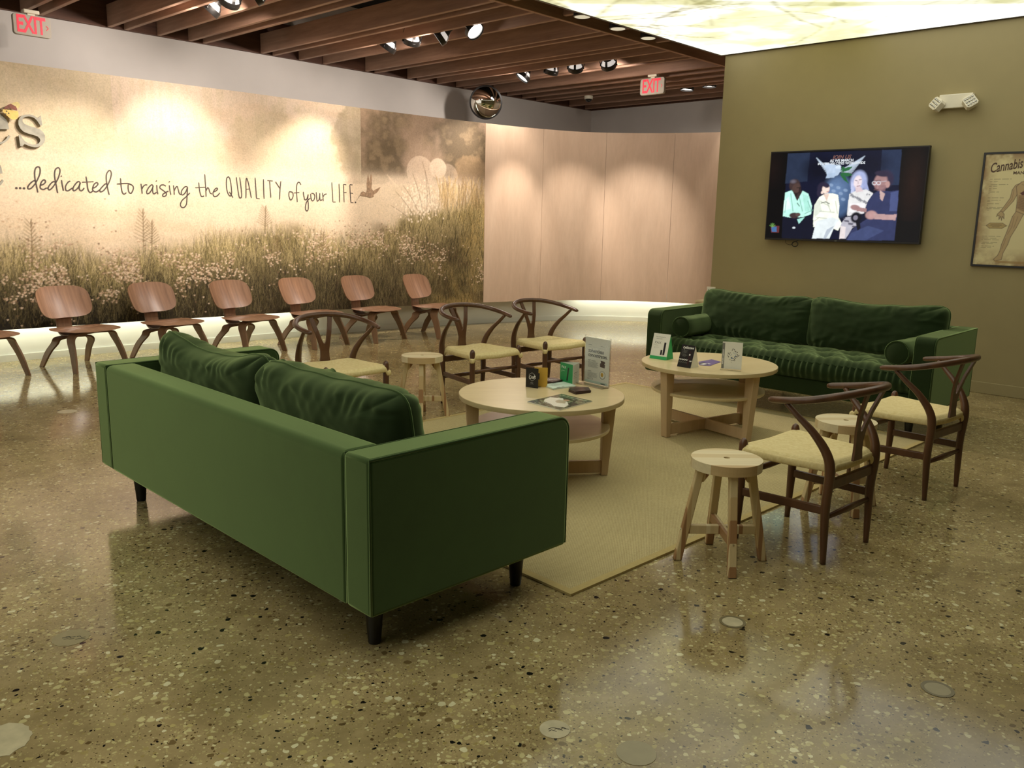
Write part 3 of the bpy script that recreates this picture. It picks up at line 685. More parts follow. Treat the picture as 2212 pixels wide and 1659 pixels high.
    flat('bird_print', [BIRD[0]], 0.004, M['bird'], 0.0008); flat('bird_beak', [BIRD[1]], 0.004, M['bird_dark'], 0.0008)
    # raised letters and the butterfly: mounted on the panel, things of their own
    def raised(name, polys, off0, dep, mat, lab, cat, group=None, edge=None):
        vs, fs = glyph_mesh(polys, dep)
        c = sum((Vector(v) for v in vs), Vector()) / len(vs); c0 = PW(c.x, c.y, off0)
        o = MB().add([PW(v.x, v.y, off0 + v.z) - c0 for v in vs], fs).build(name, mat)
        o.location = c0
        return tag(o, lab, cat, group)
    raised('sign_letter', LET_S, 0.020, 0.007, M['letter'], 'large raised grey serif letter s on the mural, right of the butterfly', 'letter', 'raised serif letters')
    raised('sign_letter', LET_E, 0.020, 0.007, M['letter'], 'large raised grey serif letter e cut by the photo edge, upper one beside the s', 'letter', 'raised serif letters')
    raised('sign_letter', LET_E2, 0.020, 0.007, M['letter'], 'large raised grey serif letter cut by the photo edge, lower one beside the slogan', 'letter', 'raised serif letters')
    bf = empty('butterfly', PW(6.44, 2.24, 0.05), 0, 'yellow and brown butterfly figure perched above the raised letters', 'butterfly')
    for nm, P, mt_, of in (('lower_wing', BFLY_Y, M['wing_yellow'], 0.052), ('upper_wing', BFLY_O, M['wing_brown'], 0.056), ('far_wing', BFLY_T, M['wing_pale'], 0.049)):
        vs, fs = glyph_mesh(P, 0.0015)
        MB().add([PW(v.x, v.y, of + v.z) - Vector(bf.location) for v in vs], fs).build(nm, mt_, bf)
    m = MB()
    for (u, v) in ((0.06, 0.0), (0.085, -0.02), (0.075, -0.045), (0.10, -0.035)):
        p = PW(6.43 + u, 2.265 + v, 0.055) - Vector(bf.location); m.add([p + US * (0.006 * math.cos(k * PI / 3)) + Vector((0, 0, 0.006 * math.sin(k * PI / 3))) for k in range(6)], [tuple(range(6))])
    m.build('wing_spots', M['bird_dark'], bf)
M['bird'] = plain('bird print', (150, 122, 94), 0.6, 0.35, 40)
M['bird_dark'] = plain('bird dark', (70, 60, 46), 0.6)
M['letter'] = plain('grey stone letter', (148, 144, 128), 0.6, 0.22, 14)
M['wing_yellow'] = plain('butterfly yellow', (206, 178, 96), 0.6, 0.12, 30)
M['wing_brown'] = plain('butterfly brown', (112, 62, 46), 0.6, 0.4, 40)
M['wing_pale'] = plain('butterfly pale', (196, 180, 120), 0.6, 0.2, 40)
make_mural()
# ---------------------------------------------------------------- furniture materials
def velvet(name, c, sheen=0.5):
    t = NT(name); v = t.coord('Object')
    a = t.noise(v, 2.2, 4, 0.6, 0.6); b = t.noise(v, 9, 5, 0.7)
    k = t.math('ADD', t.math('MULTIPLY', a, 0.65), t.math('MULTIPLY', b, 0.35))
    c = lin(c)
    t.set(color=t.ramp(k, [(0.32, tuple(x * 0.72 for x in c)), (0.5, c), (0.68, tuple(x * 1.28 for x in c))]), rough=0.9, spec=0.15,
          sheen=sheen, sheen_r=0.45, sheen_t=(0.74, 1.0, 0.42, 1))
    t.bump(t.noise(v, 260, 2), 0.08, 0.001)
    return t.m
M['velvet'] = velvet('green velvet', VELVET, VSHEEN)
M['velvet_dark'] = velvet('green velvet piping', tuple(x * 0.9 for x in VELVET), 0.8)
M['velvet_shaded'] = velvet('green velvet shaded copy', tuple(x * 0.72 for x in VELVET), 0.55)  # same velvet, darkened: nap shade of cushions and far sofa put into colour
M['black_leg'] = plain('black lacquered leg', (16, 14, 13), 0.35)
M['walnut'] = wood('dark walnut', (72, 46, 28), (112, 76, 50), (6, 6, 0.9), 0.33, 0.8, spec=0.5)
M['lcw'] = wood('walnut plywood', (112, 80, 58), (166, 126, 96), (1.0, 15, 1.0), 0.33, 0.25, spec=0.5)
M['lcw_edge'] = wood('plywood leg', (108, 78, 52), (146, 110, 76), (7, 7, 0.8), 0.38, 0.8, spec=0.5)
M['birch'] = wood('pale birch veneer', (208, 186, 138), (222, 204, 158), (0.7, 7, 7), 0.28, 0.6, spec=0.5, bump=0.0)
M['birch_leg'] = wood('birch leg', (192, 164, 124), (210, 182, 142), (7, 7, 0.8), 0.45, 0.6)
M['stool_top'] = None

def acacia(name, axis):
    """two-tone laminated staves"""
    t = NT(name); v = t.coord('Object'); sx = t.n.new('ShaderNodeSeparateXYZ'); t.l.new(v, sx.inputs[0])
    k = t.math('FLOOR', t.math('MULTIPLY', t.math('ADD', sx.outputs[1 if axis != 'z' else 0], 0.5), 18.0 if axis != 'z' else 58.0))
    wn = t.node('ShaderNodeTexWhiteNoise', noise_dimensions='1D'); t.l.new(k, wn.inputs['W'])
    col = t.ramp(wn.outputs['Value'], [(0.0, lin((160, 120, 80))), (0.22, lin((220, 200, 152))), (0.55, lin((234, 220, 178))), (0.82, lin((204, 176, 126)))], 'CONSTANT')
    g = t.noise(t.coord('Object', (1.2, 26, 26) if axis != 'z' else (26, 26, 1.2)), 2.0, 5, 0.6, 0.6)
    col = t.mix(t.math('MULTIPLY', g, 0.4), col, lin((140, 106, 70)))
    t.set(color=col, rough=0.5, spec=0.4); return t.m
M['stool_top'] = acacia('stool top staves', 'x'); M['stool_leg'] = acacia('stool leg staves', 'z')

def cord_mat():
    t = NT('paper cord'); v = t.coord('Object'); s = t.n.new('ShaderNodeSeparateXYZ'); t.l.new(v, s.inputs[0])
    ax = t.math('ABSOLUTE', t.math('DIVIDE', s.outputs[0], 0.22)); ay = t.math('ABSOLUTE', t.math('DIVIDE', s.outputs[1], 0.235))
    side = t.math('GREATER_THAN', ay, ax)
    k = t.math('ADD', t.math('MULTIPLY', s.outputs[0], side), t.math('MULTIPLY', s.outputs[1], t.math('SUBTRACT', 1.0, side)))
    w = t.math('ABSOLUTE', t.math('SINE', t.math('MULTIPLY', k, 620.0)))
    n = t.noise(t.coord('Object'), 60, 3)
    col = t.mix(t.math('MULTIPLY', t.math('SUBTRACT', 1.0, w), 0.45), t.ramp(n, [(0.3, lin((222, 202, 142))), (0.7, lin((238, 222, 166)))]), lin((176, 150, 92)))
    t.set(color=col, rough=0.7, spec=0.3); t.bump(w, 0.35, 0.0015); return t.m
M['cord'] = cord_mat()
def rug_mat():
    t = NT('woven rug'); v = t.coord('Object'); s = t.n.new('ShaderNodeSeparateXYZ'); t.l.new(v, s.inputs[0])
    a = t.math('SINE', t.math('MULTIPLY', s.outputs[0], 720.0)); b = t.math('SINE', t.math('ADD', t.math('MULTIPLY', s.outputs[1], 720.0), t.math('MULTIPLY', t.math('FLOOR', t.math('MULTIPLY', s.outputs[0], 115.0)), 1.6)))
    k = t.math('MULTIPLY', t.math('ADD', t.math('MULTIPLY', a, b), 1.0), 0.5)
    n = t.noise(v, 2.2, 4); f = t.noise(v, 160, 2)
    col = t.ramp(t.math('ADD', t.math('MULTIPLY', k, 0.55), t.math('MULTIPLY', f, 0.45)), [(0.25, lin((150, 134, 92))), (0.75, lin((198, 184, 138)))])
    col = t.mix(1.0, col, t.ramp(n, [(0.3, (0.9, 0.9, 0.9)), (0.7, (1.05, 1.05, 1.05))]), 'MULTIPLY')
    t.set(color=col, rough=0.95, spec=0.1); t.bump(k, 0.35, 0.002); return t.m
M['rug'] = rug_mat()
M['rug_edge'] = plain('rug binding', (176, 156, 100), 0.9, 0.06, 60)

# ---------------------------------------------------------------- rug
rc = Vector((0.24, 2.98, 0)); ra = Vector((math.cos(0.770), math.sin(0.770), 0)); rb = Vector((-math.sin(0.770), math.cos(0.770), 0))
rg = empty('area_rug', rc + ra * 1.78 + rb * 1.285, 0.770, 'large woven straw-coloured rug lying between the two green sofas', 'rug')
MB().box((-1.745, -1.25, 0.001), (1.745, 1.25, 0.009)).build('pile', M['rug'], rg)
e = MB()
for a, b in (((-1.78, -1.285), (1.78, -1.25)), ((-1.78, 1.25), (1.78, 1.285)), ((-1.78, -1.25), (-1.745, 1.25)), ((1.745, -1.25), (1.78, 1.25))):
    e.box((a[0], a[1], 0.001), (b[0], b[1], 0.0105))
e.build('binding', M['rug_edge'], rg)

# ---------------------------------------------------------------- sofas
def rounded_rect(x0, x1, z0, z1, r, n=6, corners=(1, 1, 1, 1)):
    P = []
    for (cx, cz, a0, on) in ((x1 - r, z0 + r, -PI / 2, corners[0]), (x1 - r, z1 - r, 0, corners[1]), (x0 + r, z1 - r, PI / 2, corners[2]), (x0 + r, z0 + r, PI, corners[3])):
        if on:
            for k in range(n + 1): P.append((cx + r * math.cos(a0 + k * PI / 2 / n), cz + r * math.sin(a0 + k * PI / 2 / n)))
        else: P.append((cx + r * (1 if math.cos(a0 + PI / 4) > 0 else -1), cz + r * (1 if math.sin(a0 + PI / 4) > 0 else -1)))
    return P
def wr(x, y, z, seed):
    from mathutils import noise as mn
    return mn.noise(Vector((x, y, z)) + Vector((seed * 7.1, seed * 3.3, 0)))
def sqc(U, V, p=7.0):
    """square to rounded square"""
    m_ = max(abs(U), abs(V))
    if m_ < 1e-6: return U, V
    d = (abs(U) ** p + abs(V) ** p) ** (1 / p); k = m_ / d
    return U * k, V * k
def cush_edge(U, V, w, h, sag, peak, seed):
    x = U * w / 2 * (1 - 0.02 * (1 - abs(V) ** 3)); top = max(0, V)
    z = h / 2 + V * h / 2 * (1 - 0.02 * (1 - U * U)) - sag * (1 - U * U) ** 1.5 * top ** 2 + peak * abs(U) ** 4 * top ** 3
    return x, z + 0.008 * wr(U * 4, V * 2, 9, seed) * abs(V)
def cushion_mesh(w, h, t, seed, sag=0.03, peak=0.02, nu=110, nv=64, wrinkle=0.0045):
    """upright pillow: x across, z up from 0, y thickness; both faces puffed, soft corners, gathered creases"""
    m = MB()
    def side(sg):
        def fn(u, v):
            U0, V0 = 2 * u - 1, 2 * v - 1
            # denser rows towards the edge so it turns softly
            U0 = math.copysign(1 - (1 - abs(U0)) ** 1.35, U0); V0 = math.copysign(1 - (1 - abs(V0)) ** 1.35, V0)
            U, V = sqc(U0, V0)
            mk = max(abs(U0), abs(V0))
            k = max(0.0, (1 - abs(U0) ** 7) * (1 - abs(V0) ** 7)) ** 0.40
            x, z = cush_edge(U, V, w, h, sag, peak, seed)
            y = sg * (t / 2) * k * (0.80 + 0.26 * (1 - V * V) * (1 - 0.5 * U * U))
            cr = 0.0
            eu = sm_(abs(U), 0.45, 0.97); ev = sm_(abs(V), 0.35, 0.95)
            cr += 1.1 * math.sin(U * 46 + 7 * wr(U * 2.2, V * 1.3, 1, seed) + 2 * V) * ev * (0.5 + wr(U * 3, 0, 4, seed) * 1.2)
            cr += 0.65 * math.sin(V * 17 + 6 * wr(U * 1.5, V * 2.3, 2, seed)) * eu * (0.5 + wr(0, V * 3, 6, seed) * 1.2)
            r1 = 1 - abs(wr(U * 3.4 + V * 1.5, V * 2.0 - U * 0.8, 5, seed)) * 3.2
            cr += 1.3 * max(-0.4, r1) * (0.4 + 0.6 * ev)
            cr += 2.4 * wr(U * 2.4, V * 1.7, sg * 2.0, seed) + 0.7 * wr(U * 9, V * 5, sg, seed)
            y += sg * wrinkle * cr * min(1, k * 1.3)
            return Vector((x, y, z))
        return fn
    m.grid(side(-1), nu, nv); m.grid(side(1), nu, nv)
    return m
def sm_(x, a, b):
    t = min(1, max(0, (x - a) / (b - a))); return t * t * (3 - 2 * t)
def cushion_piping(w, h, sag, peak, seed, yo, r=0.0045):
    pts = []
    def e(U, V):
        U, V = sqc(U, V); x, z = cush_edge(U, V, w, h, sag, peak, seed); return (x, yo, z)
    for k in range(30): pts.append(e(-1 + 2 * k / 30, 1))
    for k in range(20): pts.append(e(1, 1 - 2 * k / 20))
    for k in range(30): pts.append(e(1 - 2 * k / 30, -1))
    for k in range(21): pts.append(e(-1, -1 + 2 * k / 20))
    return MB().tube(pts, r, 6)
def tufted(m, x0, x1, y0, y1, zt, zb, seed):
    nx, ny = 150, 52
    bt = []
    cols = 9; px = (x1 - x0) / cols
    for r_ in range(3):
        for c_ in range(cols + 1):
            x = x0 + (c_ + (0.5 if r_ % 2 else 0.0)) * px
            if x0 + 0.05 < x < x1 - 0.05: bt.append((x, y0 + (y1 - y0) * (0.24 + 0.27 * r_)))
    B = np.array(bt)
    def fn(u, v):
        x = x0 + (x1 - x0) * u; y = y0 + (y1 - y0) * v
        d = np.sqrt(((B[:, 0] - x)) ** 2 + ((B[:, 1] - y)) ** 2)
        dm = float(d.min()); i = int(d.argmin())
        z = zt - 0.038 * math.exp(-(dm / 0.06) ** 2)
        an = math.atan2(y - B[i, 1], x - B[i, 0])
        z -= 0.010 * math.exp(-(dm / 0.12) ** 2) * (0.5 + 0.5 * math.cos(an * 8 + seed)) * min(1, dm * 30)
        z += 0.007 * wr(x * 7, y * 7, 0, seed)
        ed = min(u, 1 - u) * (x1 - x0); ef = (1 - v) * (y1 - y0); eb = v * (y1 - y0)
        z -= 0.05 * math.exp(-ef / 0.035) + 0.03 * math.exp(-ed / 0.03) + 0.03 * math.exp(-eb / 0.03)
        z += 0.005 * math.sin(x * 2 * PI / 0.05 + 2.5 * wr(x * 6, 0, 3, seed)) * math.exp(-ef / 0.16)
        return Vector((x, y, z))
    m.grid(fn, nx, ny)
    # front face with gathered pleats
    def ff(u, v):
        x = x0 + (x1 - x0) * u
        zt2 = fn(u, 1).z
        z = zt2 + (zb - zt2) * v
        y = y1 + 0.022 * math.sin(PI * min(1, v * 1.05)) + 0.006 * math.sin(x * 2 * PI / 0.05 + 2.5 * wr(x * 6, 0, 3, seed)) * (1 - v * 0.5) + 0.004 * wr(x * 30, v * 3, 1, seed)
        return Vector((x, y, z))
    m.grid(ff, nx * 2, 12)
    m.box((x0 + 0.01, y0, zb), (x1 - 0.01, y1 - 0.01, zt - 0.07))

def make_sofa(seed, loc, rz, label, bolsters, cush, v=None):
    W_, D, z0, z1, AT, BT = 2.245, 0.914, 0.177, 0.69, 0.135, 0.15
    r = empty('sofa', loc, rz, label, 'sofa', 'green velvet sofas')
    v = v or M['velvet']
    hw = W_ / 2
    # back: board with softly rounded top
    def panel(name, poly, a, b, axis, bev=0.012):
        return MB().prism(poly, a, b, axis=axis).build(name, v, r, auto=True, bevel=bev, seg=3)
    panel('back', rounded_rect(0.0, BT, z0, z1, 0.03, 4, (0, 1, 1, 0)), -hw + AT * 0.0 + 0.137, hw - 0.137, 'x')
    for sg in (-1, 1):
        x0 = sg * (hw - AT) if sg > 0 else -hw
        P = rounded_rect(0.0, D, z0, z1, 0.055, 6, (0, 1, 0, 0))
        o = panel('arm', P, x0 + 0.0 * sg, x0 + AT, 'x', 0.014)
        # piping along the outer and inner edge of the arm
        for xe in (x0 + 0.004, x0 + AT - 0.004):
            pts = [(xe, 0.004, z0 + 0.01), (xe, 0.004, z1 - 0.003)] + [(xe, p[0] - 0.003, p[1] - 0.003) for p in reversed(P[1:-2])] + [(xe, D - 0.004, z0 + 0.01)]
            pts = [(xe, 0.004, z0 + 0.01), (xe, 0.004, z1 - 0.004), (xe, D - 0.055, z1 - 0.004)] + [(xe, D - 0.055 + 0.052 * math.sin(k * PI / 12), z1 - 0.056 + 0.052 * math.cos(k * PI / 12)) for k in range(1, 7)] + [(xe, D - 0.003, z0 + 0.01)]
            MB().tube(pts, 0.0045, 6).build('piping', M['velvet_dark'], o, smooth=True)
    MB().box((-hw + AT, BT, z0), (hw - AT, D - 0.03, 0.30)).build('seat_base', v, r, bevel=0.012)
    m = MB(); tufted(m, -hw + AT + 0.004, hw - AT - 0.004, BT + 0.01, D - 0.02, 0.475, 0.30, seed)
    m.build('seat_cushion', v, r, smooth=True)
    for sx_, sy_ in ((-1, 0), (1, 0), (-1, 1), (1, 1)):
        x = sx_ * (hw - 0.15); y = 0.12 if sy_ == 0 else D - 0.12
        MB().lathe([(0.020, 0.0), (0.022, 0.004), (0.034, z0 - 0.012), (0.034, z0)], 20, Matrix.Translation((x, y, 0.0))).build('leg', M['black_leg'], r, auto=True)
    for (cx, cy, cz, cw, ch, ct, tilt, roll_, sag, peak, sd) in cush:
        Mx = Matrix.Translation((cx, cy, cz)) @ Matrix.Rotation(roll_, 4, 'Y') @ Matrix.Rotation(tilt, 4, 'X')
        cm = cushion_mesh(cw, ch, ct, sd, sag, peak); cm.v = [tuple(Mx @ Vector(p)) for p in cm.v]
        cp = cushion_piping(cw, ch, sag, peak, sd, 0.0); cp.v = [tuple(Mx @ Vector(p)) for p in cp.v]
        c = cm.build('back_cushion', M['velvet_shaded'], r, smooth=True, weld=True)
        cp.build('piping', M['velvet_dark'], c, smooth=True)
    for (bx, by, bz, rzb, L, rad) in bolsters:
        Mx = Matrix.Translation((bx, by, bz)) @ Matrix.Rotation(rzb, 4, 'Z') @ Matrix.Rotation(PI / 2, 4, 'Y')
        prof = [(0.002, -L / 2 - 0.012), (rad * 0.6, -L / 2 - 0.010), (rad * 0.93, -L / 2), (rad, -L / 2 + 0.02)] + [(rad * (1 + 0.015 * math.sin(k * 1.7 + seed)), -L / 2 + 0.02 + (L - 0.04) * k / 8) for k in range(1, 8)] + [(rad, L / 2 - 0.02), (rad * 0.93, L / 2), (rad * 0.6, L / 2 + 0.010), (0.002, L / 2 + 0.012)]
        b = MB().lathe(prof, 32, Mx).build('bolster', v, r, auto=True)
        for e_ in (-1, 1):
            MB().tube([Mx @ Vector((rad * 0.965 * math.cos(k * PI / 16), rad * 0.965 * math.sin(k * PI / 16), e_ * L / 2)) for k in range(33)], 0.0045, 6).build('piping', M['velvet_dark'], b, smooth=True)
    return r
# local frame: x along the width, y towards the front. For the near sofa +x is its far left end.
def sofa_frame(corner, yaw):
    e1 = Vector((-math.cos(yaw), math.sin(yaw), 0)); e2 = Vector((math.sin(yaw), math.cos(yaw), 0))
    # right-handed frame: local x = -e1, local y = e2
    return Vector(corner) + e1 * 2.245 / 2, -yaw
l1, r1 = sofa_frame((-0.4226, 2.4119, 0), 0.7802)
# (x, y, z of base centre, width, height, thickness, lean, roll, sag, peak, seed)
make_sofa(1.0, l1, r1, 'green velvet sofa nearest the camera, seen from behind, on the polished floor',
          [(-0.855, 0.66, 0.56, PI / 2 + 0.05, 0.42, 0.085), (-0.56, 0.74, 0.552, PI / 2 - 0.25, 0.42, 0.085)],
          [(-0.49, 0.36, 0.44, 1.02, 0.40, 0.22, 0.16, 0.0, 0.05, 0.035, 2.0), (0.455, 0.36, 0.44, 0.97, 0.39, 0.23, 0.16, 0.0, 0.01, 0.015, 5.0)])
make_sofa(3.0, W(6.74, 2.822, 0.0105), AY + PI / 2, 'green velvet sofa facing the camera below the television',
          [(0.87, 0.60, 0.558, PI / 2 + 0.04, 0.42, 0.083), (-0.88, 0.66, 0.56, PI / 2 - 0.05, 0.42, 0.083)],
          [(0.46, 0.36, 0.44, 1.00, 0.41, 0.22, 0.17, -0.01, 0.02, 0.02, 8.0), (-0.50, 0.34, 0.44, 1.04, 0.42, 0.24, 0.16, 0.0, 0.03, 0.01, 11.0)], M['velvet_shaded'])

# ---------------------------------------------------------------- round coffee tables
def make_table():
    r = empty('coffee_table')
    bm = MB().lathe([(0.449, 0.444), (0.45, 0.446), (0.45, 0.468), (0.448, 0.47)], 96)
    bm.build('table_top', M['birch'], r, auto=True)
    MB().lathe([(0.377, 0.281), (0.378, 0.283), (0.378, 0.297), (0.376, 0.299)], 80).build('shelf', M['birch'], r, auto=True)
    for k in range(4):
        Mx = Matrix.Rotation(k * PI / 2, 4, 'Z')
        c = lambda x0, x1, y, z: [Mx @ Vector(p) for p in ((x0, -y, z), (x1, -y, z), (x1, y, z), (x0, y, z))]
        m = MB(); m.hexa(c(0.347, 0.383, 0.026, 0.0), c(0.345, 0.418, 0.030, 0.4435))
        m.build('leg', M['birch_leg'], r, bevel=0.003)
    for k in range(2):
        Mx = Matrix.Rotation(k * PI / 2, 4, 'Z'); m = MB()
        if k == 0: m.box((-0.347, -0.011, 0.012), (0.347, 0.011, 0.082), Mx)
        else: m.box((-0.347, -0.011, 0.012), (-0.0115, 0.011, 0.082), Mx).box((0.0115, -0.011, 0.012), (0.347, 0.011, 0.082), Mx)
        m.build('crossbar', M['birch_leg'], r, bevel=0.002)
    return r
T1 = (0.162, 4.4825); T2 = (1.33, 5.612)
t1 = make_table(); t1.location = (*T1, 0.0105); t1.rotation_euler = (0, 0, math.radians(8))
t2 = copy_tree(t1); t2.location = (*T2, 0.0105); t2.rotation_euler = (0, 0, math.radians(34))
tag(t1, 'round pale birch coffee table just beyond the near sofa, holding a magazine and sign holder', 'table', 'round coffee tables')
tag(t2, 'round pale birch coffee table in front of the far sofa, holding tent cards', 'table', 'round coffee tables')
ZT = 0.4805                     # table top surface

# ---------------------------------------------------------------- wishbone armchairs: +x is forward
def make_wishbone():
    r = empty('wishbone_chair'); w = M['walnut']
    for sg in (-1, 1):
        MB().tube([(0.215, sg * 0.222, 0.0), (0.213, sg * 0.222, 0.06), (0.21, sg * 0.222, 0.2), (0.21, sg * 0.222, 0.40), (0.21, sg * 0.222, 0.448), (0.21, sg * 0.222, 0.462), (0.21, sg * 0.222, 0.470)], [0.0125, 0.014, 0.019, 0.020, 0.019, 0.014, 0.005], 14).build('leg', w, r, smooth=True)
        P = smooth_path([(-0.195, sg * 0.195, 0.0), (-0.19, sg * 0.198, 0.12), (-0.185, sg * 0.200, 0.26), (-0.192, sg * 0.203, 0.40), (-0.175, sg * 0.212, 0.48), (-0.120, sg * 0.230, 0.56), (-0.050, sg * 0.248, 0.625), (0.000, sg * 0.257, 0.672)], 5)
        n = len(P); R = [interp([0, 0.12, 0.26, 0.42, 0.52, 0.60, 0.68], [0.013, 0.018, 0.022, 0.024, 0.021, 0.016, 0.012], p.z) for p in P]
        MB().tube(P, R, 14, flat=0.85, up=(1, 0, 0)).build('leg', w, r, smooth=True)
    P = smooth_path([(0.085, -0.250, 0.672), (0.03, -0.262, 0.680), (-0.05, -0.267, 0.692), (-0.13, -0.250, 0.708), (-0.205, -0.195, 0.727), (-0.253, -0.105, 0.740), (-0.268, 0, 0.744),
                     (-0.253, 0.105, 0.740), (-0.205, 0.195, 0.727), (-0.13, 0.250, 0.708), (-0.05, 0.267, 0.692), (0.03, 0.262, 0.680), (0.085, 0.250, 0.672)], 5)
    n = len(P); R = [0.0155 + 0.004 * math.sin(PI * i / (n - 1)) for i in range(n)]; R[0] = 0.009; R[-1] = 0.009; R[1] = 0.0145; R[-2] = 0.0145
    MB().tube(P, R, 14, flat=0.88).build('arm_rail', w, r, smooth=True)
    # Y-shaped splat, leaning back
    def SP(y, t): return Vector((-0.205 - 0.055 * t + 0.02 * math.sin(PI * t), y, 0.425 + (0.736 - 0.425) * t))
    L = [(0.040, 0.0), (0.033, 0.12), (0.032, 0.25), (0.042, 0.42), (0.062, 0.65), (0.088, 0.98)]
    I = [(0.058, 0.98), (0.036, 0.72), (0.018, 0.50), (0.009, 0.42), (0.0, 0.405)]
    pl = [(y, t) for y, t in L] + [(y, t) for y, t in I] + [(-y, t) for y, t in reversed(I[:-1])] + [(-y, t) for y, t in reversed(L)]
    vs, fs = glyph_mesh([pl], 0.0055)
    MB().add([SP(v.x, v.y) + Vector((v.z, 0, 0)) for v in vs], fs).build('splat', w, r, bevel=0.002, seg=1)
    # seat rails and stretchers
    def bar(name, a, b, hz, hy):
        a, b = Vector(a), Vector(b); d = (b - a).normalized(); s = d.cross(Vector((0, 0, 1))).normalized() * hy; u = Vector((0, 0, hz))
        return MB().hexa([a - s - u, a + s - u, a + s * 1 + u, a - s + u], [b - s - u, b + s - u, b + s + u, b - s + u]).build(name, w, r, bevel=0.005)
    for sg in (-1, 1):
        bar('side_stretcher', (0.205, sg * 0.222, 0.225), (-0.185, sg * 0.200, 0.235), 0.019, 0.009)
        bar('side_rail', (0.20, sg * 0.222, 0.345), (-0.185, sg * 0.202, 0.355), 0.014, 0.009) if False else None
    MB().tube([(0.21, -0.215, 0.305), (0.21, 0, 0.305), (0.21, 0.215, 0.305)], [0.009, 0.013, 0.009], 10, flat=1.2).build('front_stretcher', w, r, smooth=True)
    MB().tube([(-0.188, -0.19, 0.205), (-0.188, 0, 0.205), (-0.188, 0.19, 0.205)], [0.008, 0.0125, 0.008], 10, flat=1.3).build('rear_stretcher', w, r, smooth=True)
    bar('rear_rail', (-0.188, -0.195, 0.345), (-0.188, 0.195, 0.345), 0.023, 0.009)
    # woven seat
    fx, bx, fw, bw = 0.228, -0.192, 0.243, 0.185
    m = MB(); N = 40
    def top(u, v):
        U, V = 2 * u - 1, 2 * v - 1
        x = bx + (fx - bx) * v; hwd = bw + (fw - bw) * v; y = U * hwd
        k = max(abs(U), abs(V)); z = 0.444 - 0.020 * (1 - k ** 1.6) - 0.012 * (1 - abs(U)) * 0.4
        e = max(0.0, (k - 0.90) / 0.10); z -= 0.016 * e * e
        z += 0.006 * (1 - abs(abs(U) - abs(V))) * k * 0.6
        # notches where the corner posts stand
        c = max(0, abs(U) - 0.86) / 0.14 * max(0, abs(V) - 0.86) / 0.14
        return Vector((x, y, z - 0.025 * min(1, c * 6)))
    m.grid(top, N, N)
    def rim(u, v):
        w_ = u * 4; k = int(min(3, w_)); f = w_ - k
        c = [(0, 0), (1, 0), (1, 1), (0, 1), (0, 0)]
        U = c[k][0] + (c[k + 1][0] - c[k][0]) * f; V = c[k][1] + (c[k + 1][1] - c[k][1]) * f
        p = top(U, V); q = top(0.5 + (U - 0.5) * 0.9, 0.5 + (V - 0.5) * 0.9)
        a = v * PI; c0 = top(0.5 + (U - 0.5) * 0.97, 0.5 + (V - 0.5) * 0.97)
        out = Vector((p.x - c0.x, p.y - c0.y, 0))
        out = out.normalized() if out.length > 1e-6 else Vector((0, 0, 0))
        return Vector((p.x, p.y, 0)) + out * (0.008 * math.sin(a)) + Vector((0, 0, p.z - 0.017 * (1 - math.cos(a))))
    m.grid(rim, 160, 8)
    m.grid(lambda u, v: Vector((bx + (fx - bx) * v, (2 * u - 1) * (bw + (fw - bw) * v), 0.397)), 6, 6)
    m.build('woven_seat', M['cord'], r, smooth=True)
    return r
WB = [((1.344, 3.62), 132.2, 'dark wishbone armchair with cord seat nearest the camera, beside the closest stool'),
      ((2.20, 4.495), 130.5, 'dark wishbone armchair with cord seat in front of the right arm of the far sofa'),
      ((-1.144, 5.493), -48.5, 'dark wishbone armchair with cord seat half hidden behind the cushions of the near sofa'),
      ((-0.262, 6.33), -49.0, 'dark wishbone armchair with cord seat beyond the table, right of the far stool'),
      ((0.285, 6.84), -49.0, 'dark wishbone armchair with cord seat behind the acrylic sign holder, farthest of the row')]
w0 = make_wishbone()
for i, (p, rz, lab) in enumerate(WB):
    c = w0 if i == 0 else copy_tree(w0)
    c.location = (*p, 0.0); c.rotation_euler = (0, 0, math.radians(rz)); tag(c, lab, 'chair', 'wishbone chairs around the coffee tables')

